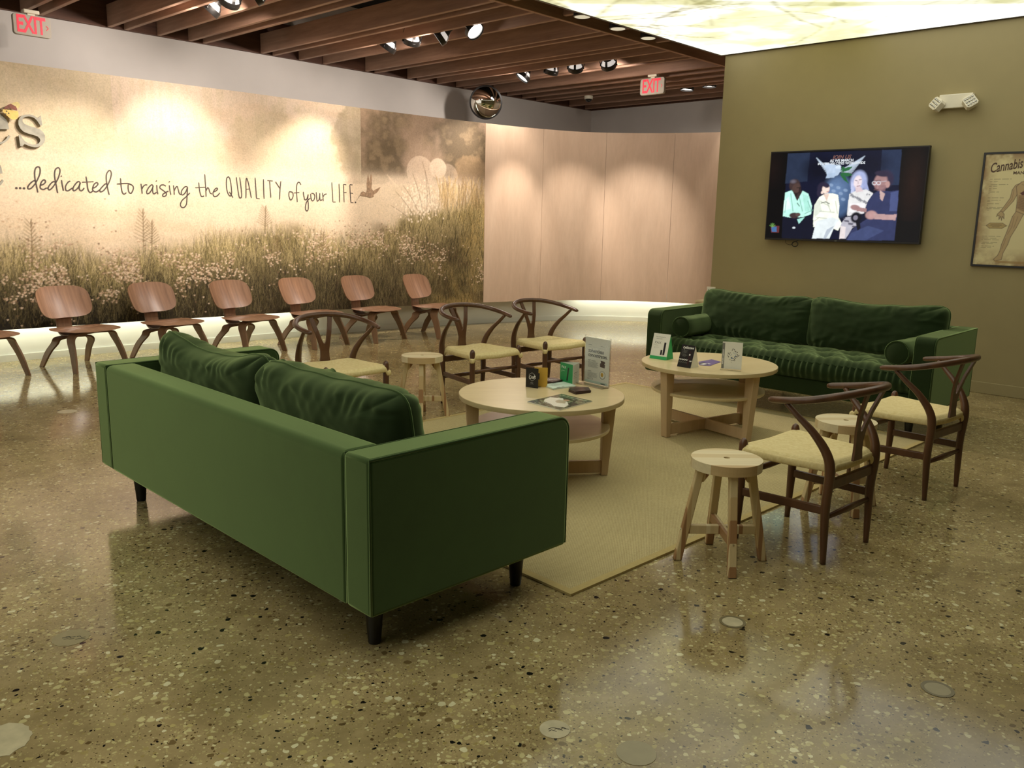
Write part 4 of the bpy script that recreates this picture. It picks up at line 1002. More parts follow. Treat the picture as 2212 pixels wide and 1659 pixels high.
# ---------------------------------------------------------------- moulded plywood lounge chairs: +x is forward
def make_lounge():
    r = empty('plywood_chair')
    def squircle(u, v, p=3.2):
        U, V = 2 * u - 1, 2 * v - 1
        d = (abs(U) ** p + abs(V) ** p) ** (1 / p) if (U or V) else 1; k = max(abs(U), abs(V)) / d if d else 1
        return U * k, V * k
    def shell(fn, name, mat, N=26, th=0.009, p=3.2):
        top = [[fn(*squircle(i / N, j / N, p)) for i in range(N + 1)] for j in range(N + 1)]
        def nrm(i, j):
            a = top[j][min(i + 1, N)] - top[j][max(i - 1, 0)]; b = top[min(j + 1, N)][i] - top[max(j - 1, 0)][i]
            c = a.cross(b); return c.normalized() if c.length > 1e-9 else Vector((0, 0, 1))
        n0 = fn(0.0, 0.0); e = 1e-3; nn = (fn(e, 0.0) - n0).cross(fn(0.0, e) - n0).normalized()
        m = MB(); vs = [top[j][i] for j in range(N + 1) for i in range(N + 1)]
        V2 = [v - nn * th for v in vs]
        f1 = [(j * (N + 1) + i, j * (N + 1) + i + 1, (j + 1) * (N + 1) + i + 1, (j + 1) * (N + 1) + i) for j in range(N) for i in range(N)]
        n = len(vs); f2 = [tuple(n + k for k in reversed(f)) for f in f1]
        B = [i for i in range(N)] + [j * (N + 1) + N for j in range(N)] + [N * (N + 1) + i for i in range(N, 0, -1)] + [j * (N + 1) for j in range(N, 0, -1)]
        f3 = [(B[k], B[(k + 1) % len(B)], n + B[(k + 1) % len(B)], n + B[k]) for k in range(len(B))]
        m.add(vs + V2, f1 + f2 + f3)
        return m.build(name, mat, r, auto=True)
    def seat(U, V):       # V: -1 rear, 1 front
        wd = 0.278 * (0.80 + 0.20 * min(1, (V + 1) / 0.9)) if V < -0.1 else 0.278
        x = 0.040 + V * 0.262; y = U * wd
        z = 0.366 - 0.034 * max(0, -V) - 0.030 * sm_(V, 0.45, 1.0) - 0.026 * sm_(abs(U), 0.55, 1.0) * sm_(V, -0.7, 0.1) - 0.014 * (1 - U * U) * (1 - V * V) * (1 if V > 0 else 0.6)
        return Vector((x, y, z))
    def back(U, V):       # V: -1 lower, 1 upper
        y = U * 0.243 * (1 + 0.03 * V); z = 0.545 + V * 0.133 + 0.012 * U * U * V
        x = -0.278 - 0.062 * V + 0.072 * U * U + 0.012 * V * V
        return Vector((x, y, z))
    shell(seat, 'seat', M['lcw'], 36, 0.013, 2.35); shell(back, 'backrest', M['lcw'], 26, -0.009)
    e = M['lcw_edge']
    def frame(xf, xt, hw, zt, name, w0, w1):
        P = [(xf, hw, 0), (xf + (xt - xf) * 0.5, hw - 0.022, zt * 0.50), (xt, hw - 0.042, zt * 0.82), (xt, hw - 0.066, zt * 0.96), (xt, hw - 0.115, zt), (xt, hw - 0.17, zt + 0.003)]
        P = smooth_path([(a, -b, c) for a, b, c in P] + [(xt, 0, zt + 0.006)] + P[::-1], 6)
        n = len(P); Wd = [w0 + (w1 - w0) * min(1, p.z / zt) for p in P]
        MB().ribbon(P, Wd, 0.017, (1, 0, 0)).build(name, e, r, auto=True, bevel=0.002, seg=1)
    frame(0.265, 0.165, 0.245, 0.316, 'front_legs', 0.058, 0.105)
    frame(-0.275, -0.125, 0.212, 0.256, 'rear_legs', 0.058, 0.100)
    P = smooth_path([(0.205, 0, 0.332), (0.08, 0, 0.318), (-0.06, 0, 0.276), (-0.16, 0, 0.268), (-0.222, 0, 0.292), (-0.243, 0, 0.36), (-0.250, 0, 0.44), (-0.298, 0, 0.56)], 6)
    MB().ribbon(P, [interp([-0.3, -0.2, 0.2], [0.135, 0.145, 0.110], p.x) for p in P], 0.014, (0, 1, 0)).build('spine', M['lcw'], r, auto=True, bevel=0.002, seg=1)
    return r
LC = [((-4.54, 7.02), -29, 'moulded walnut plywood chair cut by the left edge of the photo'),
      ((-3.93, 7.57), -30, 'moulded walnut plywood chair, first fully visible from the left, in front of the mural'),
      ((-3.375, 8.165), -30, 'moulded walnut plywood chair with the lightest golden backrest, behind the near sofa'),
      ((-2.76, 8.64), -31, 'moulded walnut plywood chair directly behind the gap between the near sofa cushions'),
      ((-2.21, 9.19), -31, 'moulded walnut plywood chair behind the half hidden wishbone armchair'),
      ((-1.64, 9.725), -32, 'moulded walnut plywood chair, second from the right of the row by the mural'),
      ((-0.99, 10.18), -29, 'moulded walnut plywood chair at the right end of the row by the mural')]
c0 = make_lounge()
for i, (p, rz, lab) in enumerate(LC):
    c = c0 if i == 0 else copy_tree(c0)
    c.location = (*p, 0.0); c.rotation_euler = (0, 0, math.radians(rz)); tag(c, lab, 'chair', 'plywood chairs along the mural')
    c.scale = (1.04, 1.04, 1.06)

# ---------------------------------------------------------------- small round stools
def make_stool():
    r = empty('wooden_stool')
    pts = [[(0.146 * math.cos(k * PI / 32), 0.146 * math.sin(k * PI / 32)) for k in range(64)], [(0.013 * math.cos(k * PI / 10), 0.013 * math.sin(k * PI / 10)) for k in range(20)]]
    vs, fs = glyph_mesh(pts, 0.0205)
    MB().add([(v.x, v.y, v.z + 0.4295) for v in vs], fs).build('seat', M['stool_top'], r, bevel=0.004)
    for k in range(4):
        o = empty_m = None
        m = MB(); a = 0.0165
        b = [Vector((0.182 + dx, dy, 0)) for dx, dy in ((-a, -a), (a, -a), (a, a), (-a, a))]
        t_ = [Vector((0.106 + dx, dy, 0.407)) for dx, dy in ((-a, -a), (a, -a), (a, a), (-a, a))]
        m.hexa(b, t_)
        # bracket that widens the leg under the seat
        m.hexa([Vector((0.092, -0.010, 0.345)), Vector((0.104, -0.010, 0.345)), Vector((0.104, 0.010, 0.345)), Vector((0.092, 0.010, 0.345))],
               [Vector((0.050, -0.010, 0.407)), Vector((0.100, -0.010, 0.407)), Vector((0.100, 0.010, 0.407)), Vector((0.050, 0.010, 0.407))])
        l = m.build('leg', M['stool_leg'], r, bevel=0.004); l.rotation_euler = (0, 0, k * PI / 2)
        f = MB().box((0.166, -0.0155, 0.0), (0.198, 0.0155, 0.003)).build('foot_pad', M['black_leg'], l)
        s = MB().lathe([(0.0035, 0), (0.0035, 0.003)], 12, Matrix.Translation((0.1735, 0, 0.135)) @ Matrix.Rotation(PI / 2, 4, 'Y')).build('screw', M['steel'], l)
    for k in range(2):
        m = MB(); Mx = Matrix.Rotation(k * PI / 2, 4, 'Z')
        if k == 0: m.box((-0.146, -0.0125, 0.118), (0.146, 0.0125, 0.156), Mx)
        else: m.box((-0.146, -0.0125, 0.118), (-0.013, 0.0125, 0.156), Mx).box((0.013, -0.0125, 0.118), (0.146, 0.0125, 0.156), Mx)
        m.build('crossbar', M['stool_leg'], r, bevel=0.003)
    return r
st0 = make_stool()
for i, (p, rz, lab) in enumerate([((0.9, 3.371), 1.5, 'small round two-tone wooden stool nearest the camera, at the rug edge'),
                                  ((1.681, 4.106), 5, 'small round two-tone wooden stool between the two right-hand wishbone armchairs'),
                                  ((-0.64, 5.87), 3, 'small round two-tone wooden stool beyond the near sofa, left of the table')]):
    c = st0 if i == 0 else copy_tree(st0)
    c.location = (*p, 0.0); c.rotation_euler = (0, 0, math.radians(rz)); tag(c, lab, 'stool', 'round wooden stools')
# ---------------------------------------------------------------- things on the tables
def ink(name, c, rough=0.55): return plain(name, c, rough, 0.02, 20)
M['card_white'] = ink('white card', (226, 224, 208)); M['card_black'] = ink('black card', (24, 20, 18), 0.4); M['card_green'] = ink('green card', (28, 140, 76), 0.45)
M['card_yellow'] = ink('yellow card', (206, 164, 60)); M['ink_black'] = ink('black ink', (26, 26, 26)); M['ink_grey'] = ink('grey ink', (120, 120, 112)); M['ink_white'] = ink('white ink', (236, 234, 226))
M['mint'] = ink('mint paper', (196, 214, 196)); M['maroon'] = ink('dark maroon card', (52, 28, 30), 0.3); M['brown_sheet'] = ink('brown glossy sheet', (84, 62, 56), 0.35)
M['blue_ink'] = ink('blue ink', (70, 110, 160)); M['violet'] = ink('violet flyer', (104, 88, 138), 0.35); M['green_side'] = ink('bright green card', (40, 160, 86))
t = NT('clear acrylic'); t.set(color=(1, 1, 1), rough=0.02, trans=1.0, ior=1.25, spec=0.5); M['acrylic'] = t.m

def frame_at(p, q, z=ZT):
    """matrix of an upright sheet whose lower edge runs from p to q (x along, y up, z towards the viewer)"""
    p = Vector((*p, z)); q = Vector((*q, z)); x = (q - p).normalized(); y = Vector((0, 0, 1)); zz = x.cross(y)
    Mx = Matrix((x, y, zz)).transposed().to_4x4(); Mx.translation = p
    return Mx
def place(o, Mx, parent=None):
    """bake a matrix into a part's mesh (its parent is an unrotated Empty)"""
    o.data.transform(Mx); return o
def sheet(name, w, h, th, mat, root, Mx, x0=0, y0=0, z0=0, poly=None):
    m = MB()
    if poly: m.prism(poly, z0, z0 + th)
    else: m.box((x0, y0, z0), (x0 + w, y0 + h, z0 + th))
    o = m.build(name, mat, root); o.data.transform(Matrix.Translation(-Vector(root.location)) @ Mx); return o
def txt(name, body, size, mat, root, Mx, x, y, z, align='LEFT', sx=1.0, bold=0.0, rz=0.0, shear=0.0):
    o = text_obj(name, body, size, mat, None, depth=0.0001, align=align, bold=bold, shear=shear)
    o.data.transform(Matrix.Translation(-Vector(root.location)) @ Mx @ Matrix.Translation((x, y, z)) @ Matrix.Rotation(rz, 4, 'Z') @ Matrix.Diagonal((sx, 1, 1, 1)))
    o.parent = root; return o
def thin_lines(name, rows, mat, root, Mx, z):
    m = MB()
    for (x, y, w, h) in rows: m.box((x, y, z), (x + w, y + h, z + 0.0002))
    o = m.build(name, mat, root); o.data.transform(Matrix.Translation(-Vector(root.location)) @ Mx); return o
def strokes(name, lines, wd, mat, root, Mx, z):
    m = MB()
    for S in lines:
        P = [Vector((x, y, z)) for x, y in S]
        for a, b in zip(P[:-1], P[1:]):
            d = (b - a).normalized(); q = Vector((-d.y, d.x, 0)) * wd / 2
            m.add([a - q, b - q, b + q, a + q], [(0, 1, 2, 3)])
    o = m.build(name, mat, root); o.data.transform(Matrix.Translation(-Vector(root.location)) @ Mx); return o

# black display card with a folded yellow one behind it
def craft_card():
    r = empty('display_card', (0.11, 4.63, ZT), 0, 'small black upright card with yellow panel behind, left on the near table', 'card')
    Mx = frame_at((0.078, 4.640), (0.146, 4.598))
    sheet('black_panel', 0.080, 0.112, 0.0015, M['card_black'], r, Mx)
    hexa = [(0.040 + 0.021 * math.cos(PI / 2 + k * PI / 3), 0.062 + 0.024 * math.sin(PI / 2 + k * PI / 3)) for k in range(7)]
    strokes('hexagon', [hexa], 0.0011, M['ink_white'], r, Mx, 0.0019)
    txt('word', 'Craft', 0.025, M['ink_white'], r, Mx, 0.040, 0.060, 0.0022, 'CENTER', 0.85, 0.0004, 0.12, 0.3)
    txt('small_text', 'SINCE', 0.006, M['ink_white'], r, Mx, 0.040, 0.027, 0.002, 'CENTER')
    thin_lines('small_lines', [(0.026, 0.019, 0.028, 0.001)], M['ink_grey'], r, Mx, 0.0019)
    M2 = frame_at((0.148, 4.608), (0.196, 4.700))
    sheet('yellow_panel', 0.075, 0.112, 0.0015, M['card_yellow'], r, frame_at((0.125, 4.650), (0.188, 4.640)))
    sheet('foot', 0.045, 0.040, 0.002, M['card_black'], r, Matrix.Translation((0.138, 4.628, ZT)) @ Matrix.Rotation(0.5, 4, 'Z'))
    sheet('tab', 0.008, 0.036, 0.0015, M['card_black'], r, Mx, 0.080, 0.052)
craft_card()

# green three-sided card
def green_prism():
    r = empty('display_card', (0.33, 4.75, ZT), 0, 'three-sided green and white card beside the sign holder on the near table', 'card')
    A, B, C_ = (0.280, 4.808), (0.345, 4.708), (0.388, 4.806)
    Mx = frame_at(A, B); L = (Vector(B) - Vector(A)).length
    sheet('green_side', L, 0.118, 0.0012, M['card_green'], r, Mx)
    M2 = frame_at(B, C_); L2 = (Vector(C_) - Vector(B)).length
    sheet('white_side', L2, 0.116, 0.0012, M['card_white'], r, M2)
    M3 = frame_at(C_, A); sheet('white_side', (Vector(A) - Vector(C_)).length, 0.118, 0.0012, M['card_white'], r, M3)
    txt('brand_word', 'PAX', 0.021, M['ink_white'], r, Mx, 0.012, 0.093, 0.0014, 'LEFT', 1.15)
    sheet('picture', 0.012, 0.078, 0.0003, M['card_black'], r, Mx @ Matrix.Translation((0.062, 0.020, 0.0012)) @ Matrix.Rotation(-0.16, 4, 'Z'))
    thin_lines('small_lines', [(0.012, 0.072, 0.032, 0.0008), (0.012, 0.066, 0.004, 0.002)], M['ink_white'], r, Mx, 0.0013)
    thin_lines('small_lines', [(0.018, 0.066, 0.06, 0.0025)] + [(0.018, 0.056 - k * 0.009, 0.05, 0.001) for k in range(3)], M['ink_grey'], r, M2, 0.0013)
green_prism()

def sign_holder():
    r = empty('sign_holder', (0.47, 4.72, ZT), 0, 'tall clear acrylic holder with a printed sheet standing on the near table', 'sign holder')
    Mx = frame_at((0.421, 4.800), (0.545, 4.645)); w, h = 0.198, 0.270
    for z in (-0.003, 0.0025):
        sheet('acrylic_plate', w + 0.008, h + 0.012, 0.002, M['acrylic'], r, Mx, -0.004, 0.0, z)
    sheet('foot', w + 0.010, 0.006, 0.055, M['acrylic'], r, Mx, -0.005, 0.0, 0.006)
    sheet('paper', w, h - 0.006, 0.0006, M['card_white'], r, Mx, 0, 0.008, 0.0)
    z = 0.0008
    txt('heading', 'solventless', 0.031, M['ink_black'], r, Mx, 0.026, 0.196, z, 'LEFT', 0.92, 0.0006)
    txt('heading', 'concentrates.', 0.031, M['ink_black'], r, Mx, 0.026, 0.171, z, 'LEFT', 0.92, 0.0006)
    txt('subheading', 'half  rosins.', 0.014, M['ink_grey'], r, Mx, 0.026, 0.140, z, 'LEFT')
    txt('subheading', 'rosin.', 0.014, M['ink_grey'], r, Mx, 0.026, 0.078, z, 'LEFT')
    rows = [(0.024, 0.228, 0.03, 0.0018), (0.125, 0.228, 0.03, 0.0018), (0.024, 0.217, 0.14, 0.0005)]
    rows += [(0.026, 0.130 - k * 0.0042, 0.085 - 0.006 * (k % 3), 0.0012) for k in range(8)] + [(0.026, 0.068 - k * 0.0042, 0.080 - 0.006 * (k % 2), 0.0012) for k in range(7)]
    thin_lines('body_text', rows, M['ink_grey'], r, Mx, z)
    sheet('blue_band', w - 0.02, 0.012, 0.0002, M['mint'], r, Mx, 0.008, 0.012, z)
    thin_lines('button', [(0.026, 0.030, 0.045, 0.0012), (0.026, 0.036, 0.045, 0.0012), (0.026, 0.030, 0.001, 0.007), (0.070, 0.030, 0.001, 0.007)], M['ink_black'], r, Mx, z)
    txt('footer_word', 'matter.', 0.013, M['ink_black'], r, Mx, 0.135, 0.016, z + 0.0003, 'LEFT', 1.0, 0.0003)
    sheet('rosin_picture', 0, 0, 0.0003, M['brown_sheet'], r, Mx, z0=z, poly=[(0.125, 0.112), (0.163, 0.108), (0.165, 0.126), (0.158, 0.130), (0.166, 0.140), (0.160, 0.146), (0.128, 0.148), (0.132, 0.136), (0.124, 0.130)])
    sheet('dish_picture', 0, 0, 0.0002, M['ink_grey'], r, Mx, z0=z, poly=[(0.146 + 0.024 * math.cos(k * PI / 12), 0.066 + 0.024 * math.sin(k * PI / 12)) for k in range(24)])
    sheet('dish_picture', 0, 0, 0.0002, M['card_white'], r, Mx, z0=z + 0.0003, poly=[(0.146 + 0.021 * math.cos(k * PI / 12), 0.067 + 0.021 * math.sin(k * PI / 12)) for k in range(24)])
    sheet('dish_picture', 0, 0, 0.0002, M['card_yellow'], r, Mx, z0=z + 0.0006, poly=[(0.144 + 0.010 * math.cos(k * PI / 12), 0.068 + 0.012 * math.sin(k * PI / 12)) for k in range(24)])
sign_holder()

# flat papers: polygon outlines on the table top
def flat_stack(name, lab, cat, quad, n, th, mat, jitter=0.004, top=None):
    c = sum((Vector((*q, 0)) for q in quad), Vector()) / len(quad); c.z = ZT
    r = empty(name, c, 0, lab, cat)
    rr = random.Random(int(abs(c.x) * 1000))
    for k in range(n):
        a = rr.uniform(-0.06, 0.06) if k else 0; Mx = Matrix.Rotation(a, 4, 'Z')
        m = MB().prism([tuple((Mx @ (Vector((*q, 0)) - Vector((c.x, c.y, 0))) + Vector((rr.uniform(-1, 1) * jitter * (k < n - 1), rr.uniform(-1, 1) * jitter * (k < n - 1), 0)))[:2]) for q in quad], k * th, (k + 1) * th - 0.0002)
        m.build('sheet', mat if not isinstance(mat, list) else mat[k % len(mat)], r)
    if top: top(r, n * th, c)
    return r
def mint_top(r, z, c):
    Mx = Matrix.Translation((c.x, c.y, ZT + z)) @ Matrix.Rotation(0.82, 4, 'Z')
    thin_lines('print', [(-0.055, 0.035 - k * 0.010, 0.07, 0.0014) for k in range(5)] + [(-0.075, -0.05, 0.03, 0.012), (-0.03, -0.045, 0.02, 0.006)], M['ink_grey'], r, Mx, 0.0002)
flat_stack('leaflet_stack', 'loose stack of pale mint leaflets lying on the near table below the green card', 'leaflets', [(0.174, 4.672), (0.232, 4.565), (0.362, 4.668), (0.309, 4.783)], 4, 0.0022, [M['card_white'], M['mint']], top=mint_top)
def brown_top(r, z, c):
    Mx = Matrix.Translation((c.x, c.y, ZT + z)) @ Matrix.Rotation(0.3, 4, 'Z')
    txt('print', 'rythm', 0.026, M['ink_white'], r, Mx, 0, 0, 0.0003, 'CENTER', 1.0, 0.0003)
flat_stack('leaflet_stack', 'stack of dark brown leaflets behind the black card on the near table', 'leaflets', [(0.165, 4.755), (0.235, 4.715), (0.300, 4.800), (0.225, 4.850)], 6, 0.003, M['brown_sheet'], 0.006, brown_top)
def dark_top(r, z, c):
    sheet('window', 0.085, 0.045, 0.0005, M['brown_sheet'], r, Matrix.Translation((c.x - 0.048, c.y - 0.008, ZT + z)) @ Matrix.Rotation(0.25, 4, 'Z'))
flat_stack('card_stack', 'short neat stack of dark maroon cards behind the magazine', 'cards', [(0.312, 4.530), (0.345, 4.452), (0.432, 4.505), (0.425, 4.592), (0.352, 4.600)], 5, 0.0032, M['maroon'], 0.001, dark_top)

def magazine():
    A, B, C_, D = (0.080, 4.224), (0.238, 4.048), (0.419, 4.267), (0.268, 4.435)
    c = Vector((0.2515, 4.2435, ZT)); r = empty('magazine', c, 0, 'magazine with a dark green and white cover photo on the near table', 'magazine')
    P = [Vector((*q, 0)) - Vector((c.x, c.y, 0)) for q in (A, B, C_, D)]
    MB().prism([tuple(p[:2]) for p in P], 0.0, 0.006).build('pages', M['card_white'], r)
    w, h = 120, 150
    im = canvas(w, h, (64, 78, 52)); n = vnoise(h, w, 18, 60, 4); k = sm(n, 0.45, 0.6)[..., None]; im = im * (1 - k) + np.array(lin((28, 36, 26))) * k
    k = sm(vnoise(h, w, 7, 61, 3), 0.55, 0.7)[..., None] * 0.6; im = im * (1 - k) + np.array(lin((150, 160, 120))) * k
    p_poly(im, [(8, 60), (40, 40), (62, 58), (80, 66), (104, 92), (112, 120), (84, 132), (60, 118), (30, 112), (14, 90)], (224, 222, 206))
    p_poly(im, [(44, 62), (70, 60), (86, 84), (64, 96), (48, 84)], (176, 166, 140)); p_ell(im, 60, 40, 15, 12, (58, 44, 34)); p_ell(im, 64, 52, 10, 9, (186, 150, 120))
    for q in range(40): p_ell(im, 20 + (q * 37) % 84, 84 + (q * 23) % 40, 2.5, 1.5, (238, 236, 222), 0.8)
    for q in range(5): p_line(im, [(14, 12 + q * 0), (106, 12)], 5, (190, 196, 160), 0.3)
    p_line(im, [(14, 24), (70, 24)], 2, (200, 206, 180), 0.7); p_line(im, [(0, 1), (w, 1)], 2, (120, 130, 90)); p_line(im, [(1, 0), (1, h)], 2, (120, 130, 90))
    mt = attr_mat('magazine cover', 0.22, 0, 0.5)
    picture_mesh('cover', im, lambda u, v: (P[0] * (1 - u) + P[1] * u) * v + (P[3] * (1 - u) + P[2] * u) * (1 - v) + Vector((0, 0, 0.0066)) if False else ((P[0] * (1 - v) + P[3] * v) * (1 - u) + (P[1] * (1 - v) + P[2] * v) * u + Vector((0, 0, 0.0066))), mt, r)
magazine()

# far table: two tent cards, a card in a small stand, flyers
def tent(A, B, C_, h, front, back, lab, deco):
    c = Vector(((A[0] + B[0] + C_[0]) / 3, (A[1] + B[1] + C_[1]) / 3, ZT)); r = empty('tent_card', c, 0, lab, 'tent card')
    Mx = frame_at(A, B); L = (Vector(B) - Vector(A)).length
    zb = -(Vector((*C_, 0)) - Vector((*B, 0))).dot(Mx.to_3x3() @ Vector((0, 0, 1))) * -1
    dpt = -abs((Vector((*C_, 0)) - Vector((*B, 0))).dot(Mx.to_3x3() @ Vector((0, 0, 1))))
    lean = math.atan2(-dpt / 2, h)
    MF = Mx @ Matrix.Rotation(-lean, 4, 'X'); H = math.hypot(h, dpt / 2)
    sheet('front', L, H, 0.0012, front, r, MF)
    MBk = Mx @ Matrix.Translation((0, 0, dpt)) @ Matrix.Rotation(lean, 4, 'X'); sheet('back', L, H, 0.0012, back, r, MBk)
    # side seen between the two leaves
    m = MB().prism([(0.0, 0.0), (dpt, 0.0), (dpt / 2, h)], L - 0.002, L - 0.001, axis='z')
    o = m.build('side_gusset', back, r); o.data.transform(Matrix.Translation(-c) @ Mx @ Matrix(((0, 0, 1, 0), (0, 1, 0, 0), (1, 0, 0, 0), (0, 0, 0, 1))))
    deco(r, MF, L, H); return r
def deco1(r, Mx, L, H):
    z = 0.0013
    sheet('green_foot', L, 0.022, 0.0003, M['green_side'], r, Mx, 0, 0, z)
    txt('small_text', 'Recommended for', 0.010, M['ink_grey'], r, Mx, 0.022, H * 0.87, z); txt('small_text', 'a faster start.', 0.010, M['ink_grey'], r, Mx, 0.022, H * 0.80, z)
    txt('brand_word', 'PAX', 0.025, M['ink_grey'], r, Mx, 0.018, H * 0.64, z, 'LEFT', 1.1)
    thin_lines('small_lines', [(0.018, H * 0.54, 0.03, 0.001), (0.018, H * 0.46, 0.040, 0.001), (0.018, H * 0.43, 0.008, 0.001)], M['ink_grey'], r, Mx, z)
    sheet('device_picture', 0.015, 0.088, 0.0003, M['card_black'], r, Mx, L - 0.037, 0.032, z); sheet('device_picture', 0.014, 0.034, 0.0003, M['card_black'], r, Mx, L - 0.056, 0.032, z)
tent((0.950, 5.749), (1.050, 5.665), (1.111, 5.738), 0.172, M['card_white'], M['green_side'], 'white tent card with green foot and sides at the left of the far table', deco1)
def deco2(r, Mx, L, H):
    z = 0.0013
    txt('word', 'rythm', 0.026, M['ink_white'], r, Mx, 0.014, H * 0.88, z, 'LEFT', 1.0, 0.0005); txt('word', 'PAX', 0.014, M['ink_white'], r, Mx, L - 0.034, H * 0.87, z, 'LEFT', 1.0, 0.0006)
    thin_lines('small_lines', [(0.022, H * (0.74 - 0.032 * k), 0.036 - 0.006 * (k % 3), 0.0015) for k in range(9) if k != 4] + [(0.013, H * (0.745 - 0.064 * k), 0.004, 0.004) for k in range(4)], M['ink_grey'], r, Mx, z)
    wv = [[(0.002 + (L - 0.036) * q / 9, H * y0 + (0.0045 if q % 2 else -0.0045)) for q in range(10)] for y0 in (0.34,)]
    strokes('white_zigzag', wv + [[(L - 0.022 + 0.006 * q, H * 0.31 + (0.004 if q % 2 else -0.004)) for q in range(4)]], 0.0034, M['ink_white'], r, Mx, z)
    strokes('grey_zigzag', [[(p[0], p[1] - 0.018) for p in wv[0]]], 0.0018, M['ink_grey'], r, Mx, z)
    sheet('device_picture', 0.013, 0.092, 0.0003, M['maroon'], r, Mx, L - 0.035, 0.016, z); sheet('device_picture', 0.010, 0.010, 0.0003, M['ink_white'], r, Mx, L - 0.0335, 0.082, z + 0.0004)
tent((1.081, 5.433), (1.153, 5.356), (1.218, 5.418), 0.143, M['card_black'], M['card_white'], 'black tent card with white zigzag lines on the far table', deco2)
def stand_card():
    r = empty('display_card', (1.41, 5.33, ZT), 0, 'white card with scattered blue and black print in a small clear stand, far table', 'card')
    A, B = (1.350, 5.352), (1.467, 5.302); Mx = frame_at(A, B); L = (Vector(B) - Vector(A)).length; h = 0.176; z = 0.0012
    sheet('card', L, h, 0.001, M['card_white'], r, Mx, 0, 0.006, 0)
    sheet('spine_band', 0.016, h - 0.012, 0.0003, M['ink_grey'], r, Mx, 0.0, 0.010, z)
    txt('spine_text', 'INFUSED CAPSULES', 0.011, M['ink_white'], r, Mx, 0.008, 0.036, z + 0.0004, 'LEFT', 1.0, 0.0003, PI / 2)
    sheet('stand', L + 0.006, 0.010, 0.02, M['acrylic'], r, Mx, -0.003, 0, 0.002)
    rr = random.Random(9); blk = MB(); blu = MB()
    for k in range(46):
        a = rr.uniform(0, 2 * PI); d = 0.006 + 0.036 * math.sqrt(rr.random()); cx, cy = 0.072 + d * math.cos(a) * 0.95, 0.094 + d * math.sin(a) * 1.05
        s = rr.uniform(0.0022, 0.0042); an = rr.uniform(0, PI); tgt = blu if (d < 0.022 and rr.random() < 0.6) else blk
        tgt.add([Vector((cx + s * (math.cos(an) * math.cos(q * PI / 4) * 1.1 - math.sin(an) * math.sin(q * PI / 4) * 0.55), cy + s * (math.sin(an) * math.cos(q * PI / 4) * 1.1 + math.cos(an) * math.sin(q * PI / 4) * 0.55), z + 0.0002 + 0.00001 * k)) for q in range(8)], [tuple(range(8))])
    for nm, b, mt in (('black_dots', blk, M['ink_black']), ('blue_dots', blu, M['blue_ink'])):
        o = b.build(nm, mt, r); o.data.transform(Matrix.Translation(-Vector(r.location)) @ Mx)
stand_card()
def fly_top(r, z, c):
    Mx = Matrix.Translation((c.x, c.y, ZT + z)) @ Matrix.Rotation(0.75, 4, 'Z')
    thin_lines('print', [(-0.10, -0.03, 0.05, 0.03), (-0.04, -0.04, 0.012, 0.02)], M['card_white'], r, Mx, 0.0002)
    thin_lines('print', [(-0.09, 0.005, 0.07, 0.015), (-0.095, -0.045, 0.03, 0.01)], M['card_black'], r, Mx, 0.0004)
flat_stack('flyer_stack', 'two violet flyers lying flat between the tent card and the white card', 'flyers', [(1.240, 5.495), (1.300, 5.470), (1.420, 5.640), (1.385, 5.735), (1.262, 5.621)], 2, 0.0012, M['violet'], 0.003, fly_top)

# ---------------------------------------------------------------- wooden plinth and small framed card behind the far sofa
r = empty('wooden_plinth', W(7.62, 4.05, 0), ROT_S, 'low pale wooden plinth behind the left end of the far sofa', 'plinth')
MB().box((-0.30, -0.35, 0.0), (0.30, 0.35, 0.635)).build('body', M['birch_leg'], r, bevel=0.003)
MB().box((-0.305, -0.355, 0.635), (0.305, 0.355, 0.655)).build('top', M['birch'], r, bevel=0.002)
r = empty('framed_card', W(7.45, 4.31, 0.655), ROT_S, 'small white framed card reading dose, standing on the plinth behind the far sofa', 'sign')
MB().box((-0.006, -0.045, 0.0), (0.006, 0.045, 0.132)).build('frame', M['white_plastic'], r, bevel=0.001)
MB().box((-0.0075, -0.038, 0.008), (-0.006, 0.038, 0.124)).build('card', M['card_white'], r)
o = text_obj('lettering', 'dose', 0.034, M['ink_black'], r, (-0.0080, 0.0, 0.098), (PI / 2, 0, -PI / 2), depth=0.0002)
